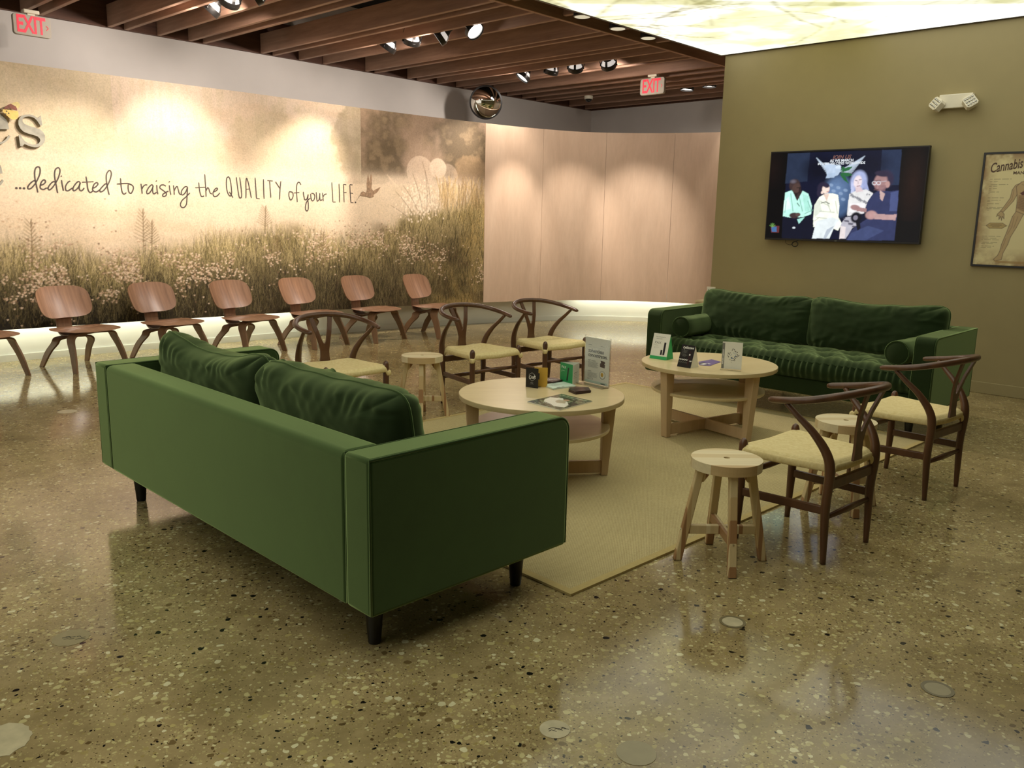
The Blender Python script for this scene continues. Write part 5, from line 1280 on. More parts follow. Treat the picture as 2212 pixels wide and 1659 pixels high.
# ---------------------------------------------------------------- television with its picture
def tv_picture():
    w, h = 372, 212; im = canvas(w, h, (6, 5, 8))
    def T(x, y):
        t = (y - 150) / 725.0
        for _ in range(3):
            xl = 230 - 48 * t; xr = 1470 - 85 * t; u = (x - xl) / (xr - xl)
            yt = 178 - 53 * u; yb = 858 + 42 * u; t = (y - yt) / (yb - yt)
        return (u * w, t * h)
    P = lambda *pts: [T(*p) for p in pts]
    def poly(pts, c, a=1.0): p_poly(im, P(*pts), c, a)
    def ell(x, y, rx, ry, c, a=1.0, ang=0.0, soft=0.15):
        cx, cy = T(x, y); p_ell(im, cx, cy, rx * 0.30, ry * 0.293, c, a, ang, soft)
    def line(pts, wd, c, a=1.0): p_line(im, P(*pts), wd * 0.30, c, a)
    # side bars have a faint brown glow, the studio backdrop is dark blue
    ell(1350, 420, 60, 200, (34, 18, 14), 0.8, 0, 0.9); ell(240, 300, 60, 120, (22, 12, 12), 0.8, 0, 0.9)
    poly([(372, 180), (1275, 145), (1215, 880), (325, 862)], (14, 18, 40))
    poly([(372, 180), (560, 172), (540, 400), (350, 420)], (44, 56, 78), 0.55)
    poly([(1130, 150), (1275, 145), (1250, 430), (1110, 430)], (46, 60, 88), 0.5)
    ell(640, 300, 120, 90, (8, 10, 26), 0.9, 0, 0.5); ell(1010, 260, 150, 80, (10, 12, 30), 0.8, 0, 0.5)
    # globe and dove
    ell(795, 520, 118, 165, (62, 84, 118), 1); ell(770, 480, 80, 110, (104, 130, 168), 0.6, 0, 0.5)
    for k in range(7): ell(735 + k * 19, 430 + (k * 47) % 120, 18, 12, (150, 172, 200), 0.45, 0.3)
    for k in range(12):
        line([(745, 330), (615 + k * 9, 215 + k * 13)], 7, (178, 192, 208), 0.75)
        line([(800, 320), (998 - k * 9, 200 + k * 12)], 7, (178, 192, 208), 0.75)
    poly([(680, 250), (770, 268), (820, 300), (790, 350), (740, 370), (700, 350)], (168, 184, 204)); ell(792, 286, 22, 16, (190, 204, 218)); poly([(705, 340), (690, 376), (760, 370), (770, 330)], (158, 176, 198))
    for pts in ([(810, 320), (850, 290), (905, 282), (880, 310), (830, 326)], [(815, 330), (870, 330), (910, 350), (860, 362), (820, 345)], [(810, 335), (850, 365), (875, 420), (835, 390), (808, 350)], [(805, 315), (830, 280), (850, 300)]):
        poly(pts, (36, 92, 52))
    # first man: pale green shirt
    poly([(350, 492), (410, 470), (500, 476), (548, 500), (580, 600), (572, 665), (470, 700), (380, 690), (333, 680)], (176, 226, 212))
    poly([(345, 560), (385, 520), (400, 620), (335, 640)], (212, 244, 232), 0.8); poly([(500, 500), (548, 520), (560, 640), (520, 640)], (150, 204, 190), 0.8)
    for s in ((400, 500, 420, 640), (470, 520, 500, 640), (545, 560, 575, 640), (360, 560, 350, 650), (520, 660, 590, 630)): line([s[:2], s[2:]], 7, (84, 132, 120), 0.7)
    poly([(410, 470), (455, 560), (500, 476)], (52, 40, 40)); poly([(425, 470), (440, 530), (470, 478)], (34, 26, 26))
    ell(432, 432, 46, 50, (58, 44, 44)); ell(448, 455, 36, 40, (72, 54, 50)); ell(420, 402, 22, 14, (104, 100, 112), 0.7, 0, 0.6); ell(478, 470, 10, 30, (44, 32, 32)); line([(452, 452), (482, 452)], 6, (24, 18, 20), 0.8); line([(462, 492), (482, 490)], 5, (30, 20, 22), 0.8)
    poly([(330, 700), (470, 690), (575, 680), (600, 760), (590, 860), (325, 862)], (16, 18, 34)); ell(430, 675, 42, 24, (60, 46, 46)); ell(462, 668, 22, 16, (80, 62, 58)); poly([(455, 705), (520, 690), (470, 745)], (150, 206, 194)); ell(428, 775, 13, 8, (196, 206, 210))
    line([(455, 575), (475, 600)], 6, (30, 60, 50))
    # first woman: cream suit
    poly([(640, 525), (690, 500), (745, 495), (790, 510), (802, 600), (792, 690), (820, 740), (790, 800), (700, 760), (590, 770), (590, 680), (600, 590)], (228, 232, 216))
    poly([(600, 590), (640, 540), (660, 640), (600, 690)], (196, 202, 190), 0.8)
    for s in ((650, 560, 720, 600), (700, 560, 730, 640), (610, 690, 700, 700), (770, 560, 785, 660), (640, 640, 760, 650), (600, 720, 640, 690)): line([s[:2], s[2:]], 6, (158, 162, 148), 0.8)
    poly([(620, 720), (740, 690), (800, 710), (760, 770), (720, 866), (580, 862), (600, 780)], (206, 214, 216)); poly([(700, 790), (760, 760), (690, 866), (670, 866)], (140, 150, 166), 0.7)
    ell(668, 455, 46, 50, (38, 34, 54)); ell(640, 490, 22, 36, (38, 34, 54)); ell(692, 462, 30, 38, (222, 200, 188)); ell(690, 430, 34, 18, (38, 34, 54), 1, 0.3); line([(690, 452), (712, 448)], 5, (60, 44, 50)); line([(700, 484), (718, 480)], 5, (160, 90, 90)); ell(662, 490, 10, 12, (212, 190, 180))
    poly([(672, 505), (720, 500), (700, 560)], (208, 182, 168)); line([(655, 575), (690, 565), (720, 580)], 8, (60, 66, 60), 0.8)
    # second woman: long pale hair and patterned top
    ell(952, 400, 64, 84, (150, 160, 196)); poly([(895, 400), (888, 500), (915, 510), (920, 420)], (168, 176, 208)); poly([(1005, 380), (1030, 470), (1000, 480), (980, 420)], (140, 150, 188))
    poly([(880, 500), (940, 470), (1010, 465), (1060, 495), (1040, 600), (1010, 640), (880, 650), (860, 690), (868, 580)], (206, 206, 206))
    for k in range(26): ell(890 + (k * 53) % 150, 500 + (k * 29) % 80, 9, 5, (96, 98, 108), 0.8, k * 0.7)
    poly([(880, 580), (1000, 575), (990, 660), (870, 680)], (226, 224, 226), 0.8)
    ell(945, 405, 32, 50, (216, 202, 206)); line([(925, 392), (940, 396)], 5, (70, 60, 80)); line([(955, 388), (972, 386)], 5, (70, 60, 80)); line([(938, 440), (962, 436)], 6, (130, 90, 104)); line([(946, 400), (948, 420)], 4, (160, 140, 150)); poly([(925, 450), (970, 445), (985, 480), (930, 490)], (200, 180, 184))
    poly([(850, 690), (920, 680), (960, 740), (900, 780), (850, 866), (800, 866), (815, 740)], (170, 168, 178)); poly([(808, 760), (850, 770), (840, 866), (800, 866)], (206, 196, 196)); 
    for k in range(16): ell(840 + (k * 31) % 100, 700 + (k * 23) % 70, 9, 6, (70, 68, 84), 0.8, k)
    # second man: dark shirt, glasses, gesturing
    poly([(1060, 500), (1110, 470), (1190, 480), (1250, 470), (1235, 660), (1215, 880), (850, 880), (890, 800), (960, 740), (1020, 700), (1000, 620), (1020, 560)], (44, 50, 84))
    poly([(1190, 490), (1250, 475), (1235, 640), (1180, 640)], (70, 80, 122), 0.8); poly([(890, 820), (1020, 760), (1140, 800), (1000, 880), (860, 880)], (60, 70, 108), 0.8)
    ell(1150, 385, 64, 72, (46, 40, 62)); ell(1118, 405, 50, 66, (150, 116, 116)); poly([(1075, 380), (1060, 425), (1072, 440), (1085, 440)], (150, 116, 116)); ell(1168, 425, 18, 26, (166, 130, 126)); ell(1130, 340, 56, 22, (44, 38, 58), 1, 0.15)
    for cx in (1070, 1102):
        line([(cx + 15 * math.cos(a), 414 + 14 * math.sin(a)) for a in np.linspace(0, 6.3, 10)], 4, (214, 218, 226), 0.8)
    line([(1112, 404), (1160, 398)], 4, (190, 194, 204), 0.7); line([(1062, 396), (1118, 392)], 5, (60, 44, 52), 0.8); poly([(1085, 425), (1072, 452), (1095, 450)], (128, 94, 96), 0.8); poly([(1100, 430), (1160, 430), (1150, 480), (1100, 475)], (126, 94, 98), 0.6); line([(1068, 468), (1100, 464)], 6, (90, 60, 64)); poly([(1110, 470), (1150, 500), (1130, 560), (1112, 540)], (176, 150, 146))
    ell(925, 612, 40, 22, (150, 116, 116), 1, 0.2); poly([(940, 605), (1010, 620), (1010, 650), (935, 640)], (150, 116, 116)); ell(1045, 672, 44, 34, (168, 132, 130)); poly([(1060, 660), (1190, 670), (1232, 665), (1225, 715), (1070, 706)], (172, 140, 138))
    ell(930, 692, 42, 44, (14, 14, 26)); ell(926, 694, 18, 20, (120, 116, 130)); poly([(925, 720), (955, 700), (965, 780), (940, 800)], (14, 14, 26))
    # channel mark low on the left bar
    poly([(228, 762), (305, 758), (300, 815), (232, 812)], (88, 40, 44)); poly([(234, 768), (282, 765), (280, 808), (238, 806)], (60, 96, 140))
    for an in (-1.1, -0.5, 0.0, 0.5, 1.1): line([(243, 768), (243 + 26 * math.sin(an), 768 - 30 * math.cos(an))], 6, (96, 140, 70), 0.9)
    return im, T, (w, h)
def make_tv():
    r = empty('television', W(SG - 0.075, 3.297, 1.258), ROT_S, 'wall mounted flat television showing four seated people talking', 'television')
    wd, ht = 1.478, 0.85
    MB().box((-0.012, -wd / 2, 0.0), (0.030, wd / 2, ht)).build('casing', M['card_black'], r, bevel=0.003)
    im, T, (pw, ph) = tv_picture()
    b = im.copy(); b[1:-1, 1:-1] = (im[1:-1, 1:-1] * 2 + im[:-2, 1:-1] + im[2:, 1:-1] + im[1:-1, :-2] + im[1:-1, 2:]) / 6; im = b * (0.86 + 0.28 * vnoise(ph, pw, 9, 77, 4))[..., None].astype(np.float32)
    mt = attr_mat('television picture', 0.10, TV_GLOW, 0.12)
    picture_mesh('screen', im, lambda u, v: (-0.0135, wd / 2 - 0.010 - u * (wd - 0.020), 0.018 + v * (ht - 0.030)), mt, r)
    MB().box((0.030, -0.25, 0.20), (0.073, 0.25, 0.60)).build('wall_bracket', M['black_metal'], r)
    glow = NT('screen lettering'); glow.set(color=(0, 0, 0), emit=(0.62, 0.66, 0.70), estr=TV_GLOW * 0.9)
    glow2 = NT('screen lettering red'); glow2.set(color=(0, 0, 0), emit=(0.16, 0.07, 0.06), estr=TV_GLOW)
    e = (PI / 2, 0, -PI / 2)
    def pos(x, y):
        u, t = T(x, y); return (-0.0142, wd / 2 - 0.010 - u / pw * (wd - 0.020), 0.018 + (1 - t / ph) * (ht - 0.030))
    text_obj('lettering', 'JOIN US', 0.048, glow2.m, r, pos(820, 208), e, shear=0.25, bold=0.001)
    text_obj('lettering', 'AS WE MARCH', 0.033, glow.m, r, pos(820, 235), e, bold=0.001)
    text_obj('lettering', 'IN OVER 300 CITIES WORLDWIDE', 0.030, glow.m, r, pos(815, 258), e, sx=0.98, bold=0.0008)
    text_obj('maker_mark', 'LG', 0.016, M['ink_grey'], r, (-0.0128, 0.015, 0.009), e, bold=0.0005)
    m = MB()
    for k, rr_ in enumerate((0.028, 0.033, 0.030)):
        m.tube([Vector((-0.005 + 0.006 * k, 0.42 + rr_ * math.cos(a * PI / 10 + k), -0.035 + rr_ * 0.8 * math.sin(a * PI / 10 + k))) for a in range(21)], 0.0022, 6)
    m.tube(smooth_path([(0.02, 0.53, 0.0), (0.015, 0.52, -0.03), (0.01, 0.47, -0.045), (0.01, 0.44, -0.02), (0.02, 0.40, 0.0)], 5), 0.0022, 6)
    c = m.build('power_cable', M['black_metal'], None, smooth=True); c.location = W(SG - 0.075, 3.297, 1.258); c.rotation_euler = (0, 0, ROT_S)
    c.parent = None; c.location = (0, 0, 0); c.rotation_euler = (0, 0, 0); c.parent = r
make_tv()

# ---------------------------------------------------------------- framed anatomical chart
def make_poster():
    wd, ht = 0.70, 0.944; r = empty('framed_poster', W(SG - 0.022, 2.143 - wd / 2, 1.091), ROT_S, 'black framed parchment anatomical chart cut by the right edge of the photo', 'poster')
    y0, y1 = -wd / 2, wd / 2
    m = MB(); f = 0.016
    m.box((-0.003, y0, 0), (0.020, y1, f)).box((-0.003, y0, ht - f), (0.020, y1, ht)).box((-0.003, y0, f), (0.020, y0 + f, ht - f)).box((-0.003, y1 - f, f), (0.020, y1, ht - f))
    m.build('frame', M['card_black'], r)
    w, h = 200, 288; im = canvas(w, h, (226, 212, 158))
    n = vnoise(h, w, 40, 71, 4); n2 = vnoise(h, w, 14, 72, 4)
    X, Y = np.meshgrid(np.arange(w) / w, np.arange(h) / h)
    ed = np.minimum(np.minimum(X, 1 - X), np.minimum(Y, 1 - Y))
    k = (np.clip(1 - ed / 0.16, 0, 1) * sm(n * 0.6 + n2 * 0.4, 0.3, 0.62) * 0.85)[..., None]; im = im * (1 - k) + np.array(lin((142, 98, 48))) * k
    skin, ol, dk = (190, 162, 114), (92, 68, 44), (132, 102, 66)
    def pl(pts, c, a=1.0, closed=True):
        p_poly(im, pts, c, a); p_line(im, pts + [pts[0]], 1.4, ol, 0.8)
    # figure, left half seen in the photo, mirrored for the rest
    for sx in (1, -1):
        q = lambda pts: [(100 + sx * (p[0] - 100), p[1]) for p in pts]
        pl(q([(86, 74), (74, 80), (68, 92), (66, 112), (58, 128), (48, 146), (52, 152), (62, 138), (74, 120), (80, 104)]), skin)      # arm
        pl(q([(48, 146), (42, 154), (41, 160), (46, 157), (47, 168), (50, 160), (53, 170), (54, 160), (58, 166), (57, 154), (53, 148)]), skin)  # hand
        pl(q([(84, 144), (76, 160), (72, 180), (68, 200), (64, 216), (60, 232), (58, 250), (54, 262), (46, 272), (50, 276), (64, 272), (66, 254), (74, 232), (78, 212), (88, 188), (98, 158), (100, 148)]), skin)
        p_line(im, q([(80, 160), (78, 186), (70, 206)]), 1.2, dk, 0.7); p_line(im, q([(88, 160), (82, 190)]), 1.2, dk, 0.7); p_line(im, q([(68, 216), (62, 244)]), 1.2, dk, 0.7); p_line(im, q([(72, 92), (70, 116), (56, 140)]), 1.1, dk, 0.7)
    p_poly(im, [(46, 276), (150, 276), (160, 281), (60, 282)], (168, 132, 72), 0.8)
    pl([(86, 72), (100, 68), (114, 72), (124, 84), (120, 104), (118, 124), (118, 146), (100, 154), (82, 146), (82, 124), (80, 104), (76, 84)], skin)
    p_poly(im, [(84, 106), (116, 106), (118, 138), (100, 148), (82, 138)], (158, 126, 84)); p_poly(im, [(86, 100), (96, 94), (110, 94), (104, 102), (92, 106)], (96, 44, 36))
    for q in range(7): p_line(im, [(86 + (q % 3), 112 + q * 4), (96, 115 + q * 4), (106, 111 + q * 4), (115, 114 + q * 4)], 1.1, ol, 0.6)
    p_line(im, [(100, 70), (100, 96)], 1.2, ol, 0.6); p_line(im, [(88, 78), (98, 84), (92, 96)], 1.0, ol, 0.6); p_line(im, [(112, 78), (102, 84), (108, 96)], 1.0, ol, 0.6)
    p_ell(im, 100, 54, 10, 14, skin); p_line(im, [(100 + 10 * math.cos(a), 54 + 14 * math.sin(a)) for a in np.linspace(0, 6.3, 24)], 1.3, ol, 0.8); p_poly(im, [(95, 64), (105, 64), (106, 74), (94, 74)], skin)
    p_line(im, [(96, 51), (98, 51)], 1.5, ol); p_line(im, [(102, 51), (104, 51)], 1.5, ol); p_line(im, [(97, 60), (103, 60)], 1.2, ol)
    for (x, y, L) in ((16, 64, 48), (16, 70, 20), (16, 78, 44), (16, 82, 18), (16, 88, 20), (16, 92, 8), (16, 97, 26), (16, 101, 8), (16, 112, 36), (16, 118, 30), (16, 121, 8), (16, 127, 28), (16, 131, 8), (16, 137, 38), (16, 140, 30), (16, 144, 8),
                      (14, 212, 44), (14, 217, 34), (14, 221, 40), (14, 228, 36), (14, 231, 28), (14, 238, 32), (14, 242, 26), (150, 70, 34), (150, 86, 30), (150, 110, 36), (150, 132, 30), (150, 212, 36), (150, 226, 34)):
        for q in range(L // 3): 
            if (q * 7 + y) % 6: p_line(im, [(x + q * 3, y), (x + q * 3 + 2.0, y)], 1.3, (110, 88, 56), 0.7)
    hx = [(20, 184), (28, 177), (56, 177), (66, 184), (56, 191), (28, 191)]; p_poly(im, hx, (186, 160, 100)); p_line(im, hx + [hx[0]], 1.2, ol, 0.9); p_line(im, [(10, 184), (76, 184)], 1.0, ol, 0.3); p_line(im, [(30, 182), (54, 182)], 1.4, ol, 0.8); p_line(im, [(34, 187), (50, 187)], 1.4, ol, 0.8)
    mt = attr_mat('parchment print', 0.35, 0, 0.5)
    picture_mesh('chart', im, lambda u, v: (0.004, y1 - f - u * (wd - 2 * f), f + v * (ht - 2 * f)), mt, r)
    brown = ink('chart lettering', (86, 60, 42)); e = (PI / 2, 0, -PI / 2)
    o = text_obj('lettering', 'Cannabis', 0.110, brown, r, (0.0030, 0.0, 0.0), (0, 0, 0), shear=0.35, bold=0.0015, align='LEFT', sx=1.0)
    o.data.transform(Matrix.Diagonal((0.60, 1, 1, 1)))
    o.matrix_local = Matrix.Translation((0.0030, y1 - 0.055, ht - 0.135)) @ Matrix.Rotation(-PI / 2, 4, 'Z') @ Matrix.Rotation(PI / 2, 4, 'X') @ Matrix.Rotation(0.16, 4, 'Z')
    text_obj('lettering', 'MAN', 0.036, brown, r, (0.0030, 0.075, ht - 0.172), e, bold=0.0005)
    g = NT('poster glazing'); g.set(color=(1, 1, 1), rough=0.02, trans=1.0, ior=1.05, spec=0.4)
    MB().box((-0.0005, y0 + f, f), (0.0005, y1 - f, ht - f)).build('glazing', g.m, r)
make_poster()

# ---------------------------------------------------------------- emergency light
r = empty('emergency_light', W(SG, 2.41, 2.41), ROT_S, 'cream twin-head emergency light above the television on the olive wall', 'emergency light')
MB().box((-0.055, -0.135, 0.0), (-0.002, 0.130, 0.115)).build('body', M['white_plastic'], r, bevel=0.006)
for sg, tz in ((1, 0.5), (-1, -0.35)):
    Mx = Matrix.Translation((-0.075, sg * 0.130 + 0.005, 0.035)) @ Matrix.Rotation(sg * -0.35, 4, 'Z') @ Matrix.Rotation(0.35, 4, 'Y') @ Matrix.Rotation(sg * 0.6, 4, 'X')
    hd = MB().prism([(-0.050, -0.035), (-0.035, -0.050), (0.035, -0.050), (0.050, -0.035), (0.050, 0.035), (0.035, 0.050), (-0.035, 0.050), (-0.050, 0.035)], -0.028, 0.030, Mx, axis='x').build('lamp_head', M['white_plastic'], r, bevel=0.004)
    le = MB()
    for a in range(4):
        for b in range(3): le.lathe([(0.009, 0.0), (0.007, 0.004), (0.002, 0.006)], 8, Mx @ Matrix.Translation((-0.029, -0.031 + a * 0.0207, -0.026 + b * 0.026)) @ Matrix.Rotation(-PI / 2, 4, 'Y'))
    gl = le.build('lens', M['steel'], hd, smooth=True)
    MB().box((-0.0305, -0.040, -0.0405), (-0.0285, 0.040, -0.0365), Mx).box((-0.0305, -0.040, 0.0365), (-0.0285, 0.040, 0.0405), Mx).build('lens_rim', M['white_plastic'], hd)

# ---------------------------------------------------------------- exit signs
red = NT('exit letters'); red.set(color=lin((220, 40, 60)), emit=(1.0, 0.06, 0.10), estr=0.42, rough=0.5); M['exit_red'] = red.m
M['exit_body'] = plain('grey exit plate', (178, 168, 152), 0.5, 0.02)
def exit_sign(name, loc, rz, lab, w, h, rd):
    r = empty('exit_sign', loc, rz, lab, 'exit sign')   # local: x across, -y faces the reader
    pts = rounded_rect(-w / 2, w / 2, 0, h, rd, 5)
    MB().prism(pts, -0.020, 0.020, axis='y').build('body', M['exit_body'], r, auto=True, bevel=0.003, seg=1)
    MB().box((-0.065, -0.032, h + 0.012), (0.065, 0.032, h + 0.045)).build('canopy', M['white_plastic'], r, bevel=0.008)
    MB().box((-0.030, -0.014, h - 0.004), (0.030, 0.014, h + 0.014)).build('stem', M['white_plastic'], r)
    e = (PI / 2, 0, 0)
    o = text_obj('lettering', 'EXIT', h * 1.16, M['exit_red'], r, (-w * 0.035, -0.0208, h * 0.49), e, sx=0.60, bold=0.0045, depth=0.0008, space=0.95)
    m = MB(); x = w * 0.40; z = h * 0.48
    for s in (-1, 1): m.tube([(x - 0.008, -0.021, z + s * 0.018), (x + 0.008, -0.021, z)], 0.0028, 6)
    m.build('arrow', M['exit_red'], r)
exit_sign('a', W(2.775, 8.5, 2.905), AY, 'exit sign with red letters at the upper left, in front of the grey wall', 0.305, 0.172, 0.025)
exit_sign('b', W(9.0, 6.19, 2.940), AY - PI / 2, 'exit sign with red letters hanging from the joists near the olive wall', 0.35, 0.194, 0.030)

# ---------------------------------------------------------------- convex mirror
r = empty('convex_mirror', W(8.215, 8.30, 2.925), 0, 'round convex security mirror with black rim hung near the top of the mural', 'mirror')
d = (Vector((0.3, 0.2, 1.3)) - Vector(r.location)).normalized()
r.rotation_euler = d.to_track_quat('Z', 'Y').to_euler()
prof = [(0.207 * math.sin(k / 14 * 0.95) / math.sin(0.95), 0.19 * (math.cos(k / 14 * 0.95) - math.cos(0.95))) for k in range(15)]
prof[0] = (0.0005, prof[0][1])
t = NT('mirror chrome'); t.set(color=(0.82, 0.80, 0.72), metal=1.0, rough=0.015); M['mirror'] = t.m
MB().lathe(prof, 64).build('mirror_dome', M['mirror'], r, smooth=True)
MB().lathe([(0.207, -0.012), (0.218, -0.010), (0.219, 0.006), (0.207, 0.010)], 64).build('rim', M['black_metal'], r, auto=True)
MB().lathe([(0.001, -0.030), (0.206, -0.012), (0.206, 0.0)], 48).build('back_shell', M['black_metal'], r, auto=True)
MB().tube([(0, 0, -0.02), (0, 0.05, -0.22), (0, 0.10, -0.40)], 0.012, 10).build('mounting_arm', M['black_metal'], r, smooth=True)

# ---------------------------------------------------------------- dome camera
r = empty('dome_camera', W(9.93, 7.93, ZJ), 0, 'small white security camera dome under the joists near the room corner', 'camera')
MB().lathe([(0.060, -0.045), (0.062, -0.04), (0.062, -0.002), (0.055, 0.0)], 32).build('housing', M['white_plastic'], r, auto=True)
MB().lathe([(0.002, -0.085), (0.02, -0.083), (0.035, -0.074), (0.045, -0.058), (0.047, -0.045)], 32).build('dome', plain('smoked dome', (30, 26, 24), 0.08), r, smooth=True)

# ---------------------------------------------------------------- ceiling lights: every head is aimed by its Empty, light leaves along local -Z
lens = NT('lamp lens'); lens.set(color=(0.9, 0.9, 0.9), emit=(1.0, 0.93, 0.84), estr=LENS_ON); M['lens_on'] = lens.m
refl = NT('lamp reflector'); refl.set(color=(0.85, 0.84, 0.82), emit=(1.0, 0.93, 0.86), estr=0.55, rough=0.4); M['reflector'] = refl.m
def make_head():
    r = empty('track_spotlight')
    MB().lathe([(0.074, -0.004), (0.076, 0.0), (0.077, 0.040), (0.070, 0.042), (0.068, 0.006)], 36, closed=False).build('bezel', M['black_metal'], r, auto=True)
    MB().lathe([(0.067, 0.022), (0.058, 0.050), (0.046, 0.074), (0.040, 0.082)], 36, closed=False).build('reflector', M['reflector'], r, smooth=True)
    MB().lathe([(0.044, 0.074), (0.040, 0.095), (0.026, 0.118), (0.024, 0.150), (0.020, 0.154)], 24).build('back_cap', M['black_metal'], r, auto=True)
    MB().lathe([(0.0005, 0.016), (0.066, 0.014)], 36).build('lens', M['lens_on'], r)
    m = MB()
    for k in range(3):
        a = k * 2 * PI / 3 + 0.5; c, s = math.cos(a), math.sin(a)
        m.ribbon([(0.075 * c, 0.075 * s, 0.022), (0.062 * c, 0.062 * s, 0.058), (0.042 * c, 0.042 * s, 0.086)], 0.022, 0.004, (-s, c, 0))
    m.build('bracket_arm', M['black_metal'], r)
    m = MB()
    for sg in (-1, 1):
        m.tube(smooth_path([(sg * 0.080, 0, 0.018), (sg * 0.084, 0.006, 0.06), (sg * 0.078, 0.012, 0.115), (sg * 0.050, 0.016, 0.150), (0, 0.018, 0.160)], 4), 0.004, 6)
        m.lathe([(0.008, 0.0), (0.008, 0.012)], 10, Matrix.Translation((sg * 0.074, 0, 0.016)) @ Matrix.Rotation(sg * PI / 2, 4, 'Y'))
    m.build('yoke', M['black_metal'], r, smooth=True)
    return r
H = [
 # s, n, z, target arc / height (None: straight down-ish), label, watts factor
 (3.87, 7.40, 3.19, (6.55, 1.27), 'black track spotlight nearest the upper left exit sign, aimed at the mural', 1.0),
 (3.87, 7.04, 3.20, (7.95, 1.77), 'black track spotlight, middle of the three at the top left of the photo', 0.9),
 (3.87, 6.64, 3.20, (5.6, 1.42), 'black track spotlight at the top left, right one of its three, aimed away', 0.6),
 (5.85, 7.40, 3.17, (9.35, 1.62), 'black track spotlight at the left end of the middle row of four', 1.1),
 (5.85, 7.00, 3.18, (10.35, 1.07), 'black track spotlight, second from the left of the middle row of four', 0.22),
 (5.85, 6.60, 3.18, (8.2, 1.32), 'black track spotlight, third from the left of the middle row of four', 0.35),
 (5.85, 6.06, 3.17, 'down', 'track spotlight with its bright lens showing, right end of the middle row', 1.0),
 (8.05, 7.50, 3.17, (10.98, 1.47), 'track spotlight with bright lens just right of the convex mirror', 0.8),
 (8.05, 7.03, 3.18, (12.35, 1.17), 'black track spotlight, second from the mirror', 0.75),
 (8.05, 6.64, 3.18, (13.35, 1.27), 'black track spotlight, third from the mirror', 0.55),
 (8.05, 6.15, 3.17, (14.25, 1.27), 'black track spotlight, fourth from the mirror, near the light box', 0.8),
 (10.16, 6.44, 3.19, (14.6, 1.22), 'small black track spotlight half behind the hanging exit sign', 0.25),
 (10.16, 6.10, 3.20, (15.0, 1.12), 'small black track spotlight between the hanging exit sign and the olive wall', 0.2),
 (10.16, 5.74, 3.20, (15.3, 1.02), 'small black track spotlight cut by the edge of the olive wall', 0.2),
 (5.99, 4.885, 3.16, 'floor', 'round black downlight beside the glowing ceiling, first of three from the left', 0.0),
 (6.55, 4.92, 3.16, 'floor', 'round black downlight beside the glowing ceiling, middle one of three', 0.0),
 (7.05, 4.93, 3.16, 'floor', 'round black downlight beside the glowing ceiling, nearest the olive wall', 0.0)]
h0 = None
lensoff = NT('dim lens'); lensoff.set(color=lin((190, 180, 150)), emit=(1.0, 0.95, 0.8), estr=0.30, rough=0.3)
for i, (s, n, z, tgt, lab, fac) in enumerate(H):
    p = W(s, n, z)
    if tgt == 'down': T_ = W(s + 0.2, n - 3.0, 0.3)
    elif tgt == 'floor': T_ = W(s, n, 0)
    else: T_ = PW(tgt[0], tgt[1])
    q = (T_ - p).normalized()
    if tgt == 'floor':
        r = empty('downlight', p, 0)
        MB().lathe([(0.072, -0.030), (0.078, -0.028), (0.078, 0.06), (0.05, 0.10), (0.02, 0.14)], 32).build('housing', M['black_metal'], r, auto=True)
        MB().lathe([(0.0005, -0.0315), (0.068, -0.0315)], 32).build('lens', lensoff.m, r)
        tag(r, lab, 'ceiling light', 'downlights in the gap beside the glowing ceiling'); continue
    if h0 is None: h0 = make_head(); c = h0
    else: c = copy_tree(h0)
    p = p - Vector((0, 0, 0.035)); c.scale = (1.18, 1.18, 1.18)
    c.location = p; c.rotation_euler = (-q).to_track_quat('Z', 'Y').to_euler()
    tag(c, lab, 'spotlight', 'track spotlights between the joists')
    spot('spot_beam', p + q * 0.02, T_, SPOT_W * fac, WARM, (50 if tgt == 'down' or tgt[0] < 12 else 40), 0.9, 0.035)
    if tgt != 'down': spot('spot_spill', p + q * 0.03, T_, SPILL_W * min(1, fac + 0.2) * (1.0 if tgt[0] < 12 else 0.45), WARM, 165, 0.5, 0.05)
for (s, n0, n1, lab) in ((3.87, 6.3, 7.7, 'black lighting track between joists at the top left'), (5.87, 5.7, 7.7, 'black lighting track between joists above the middle row of spotlights'),
                         (8.07, 5.8, 7.8, 'black lighting track between joists right of the mirror'), (10.18, 5.4, 6.8, 'short black lighting track near the olive wall')):
    o = MB().box((-0.018, -(n1 - n0) / 2, 0), (0.018, (n1 - n0) / 2, 0.03)).build('lighting_track', M['black_metal'], bevel=0.002)
    o.location = W(s, (n0 + n1) / 2, 3.375); o.rotation_euler = (0, 0, ROT_S); tag(o, lab, 'lighting track')

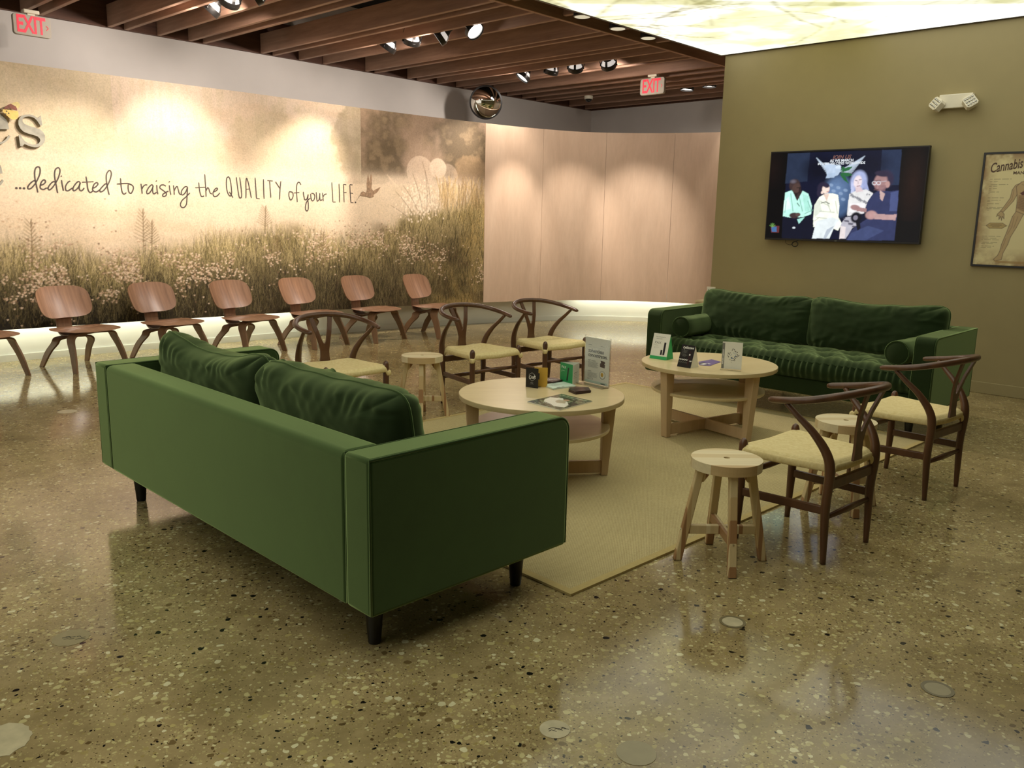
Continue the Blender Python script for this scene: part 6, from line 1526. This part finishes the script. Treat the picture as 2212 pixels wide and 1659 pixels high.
# ---------------------------------------------------------------- round patches set in the floor
def patch(x, y, r, mats, lab, ring=False, irregular=0.0, cracks=False, kind='floor_patch'):
    rr = random.Random(int(1000 * (x + 5))); n = 40
    P = [((r * (1 + irregular * (rr.random() - 0.5))) * math.cos(k * 2 * PI / n), (r * (1 + irregular * (rr.random() - 0.5))) * math.sin(k * 2 * PI / n)) for k in range(n)]
    e = empty(kind, (x, y, 0.0), 0, lab, 'floor patch')
    MB().prism(P, -0.002, 0.0012).build('disc', mats[0], e)
    if ring:
        MB().lathe([(r * 1.0, 0.0), (r * 1.02, 0.0016), (r * 0.80, 0.0016), (r * 0.78, 0.0)], 48, closed=False).build('ring', mats[1], e)
    if cracks:
        m = MB()
        for q in range(5):
            x0, y0 = rr.uniform(-0.5, 0.5) * r, rr.uniform(-0.4, 0.4) * r
            m.tube([(x0 + k * 0.007 * r / 0.04, y0 + rr.uniform(-0.006, 0.006), 0.0011) for k in range(4)], 0.0012, 5)
        m.build('crack', M['floor_dark'], e)
M['patch_grey'] = plain('patch mortar', (142, 132, 98), 0.35, 0.06, 30); M['patch_light'] = plain('pale patch', (176, 166, 132), 0.4, 0.15, 22)
M['patch_brass'] = plain('worn ring', (104, 94, 60), 0.35, 0.1, 40); M['floor_dark'] = plain('dark crack', (52, 44, 32), 0.6)
patch(0.140, 2.130, 0.043, (M['patch_light'], M['floor_dark']), 'cracked pale round floor patch at the bottom centre of the photo', cracks=True)
patch(0.355, 2.030, 0.054, (M['patch_grey'], M['patch_brass']), 'smooth grey round floor patch at the bottom edge, the largest full disc')
patch(1.340, 2.380, 0.047, (M['patch_grey'], M['patch_brass']), 'round floor patch with a worn ring at the lower right', ring=True)
patch(0.810, 2.800, 0.046, (M['patch_light'], M['patch_brass']), 'ringed round floor patch in front of the nearest stool', ring=True)
patch(-1.460, 2.590, 0.058, (M['patch_grey'], M['patch_brass']), 'smudged round floor patch left of the near sofa leg', irregular=0.12, cracks=True)
patch(-1.370, 2.020, 0.085, (M['patch_light'], M['patch_brass']), 'large ragged pale floor patch at the lower left edge of the photo', irregular=0.2)
patch(-3.160, 5.810, 0.062, (M['patch_light'], M['patch_brass']), 'pale round floor cap on the open floor left of the near sofa, towards the mural')
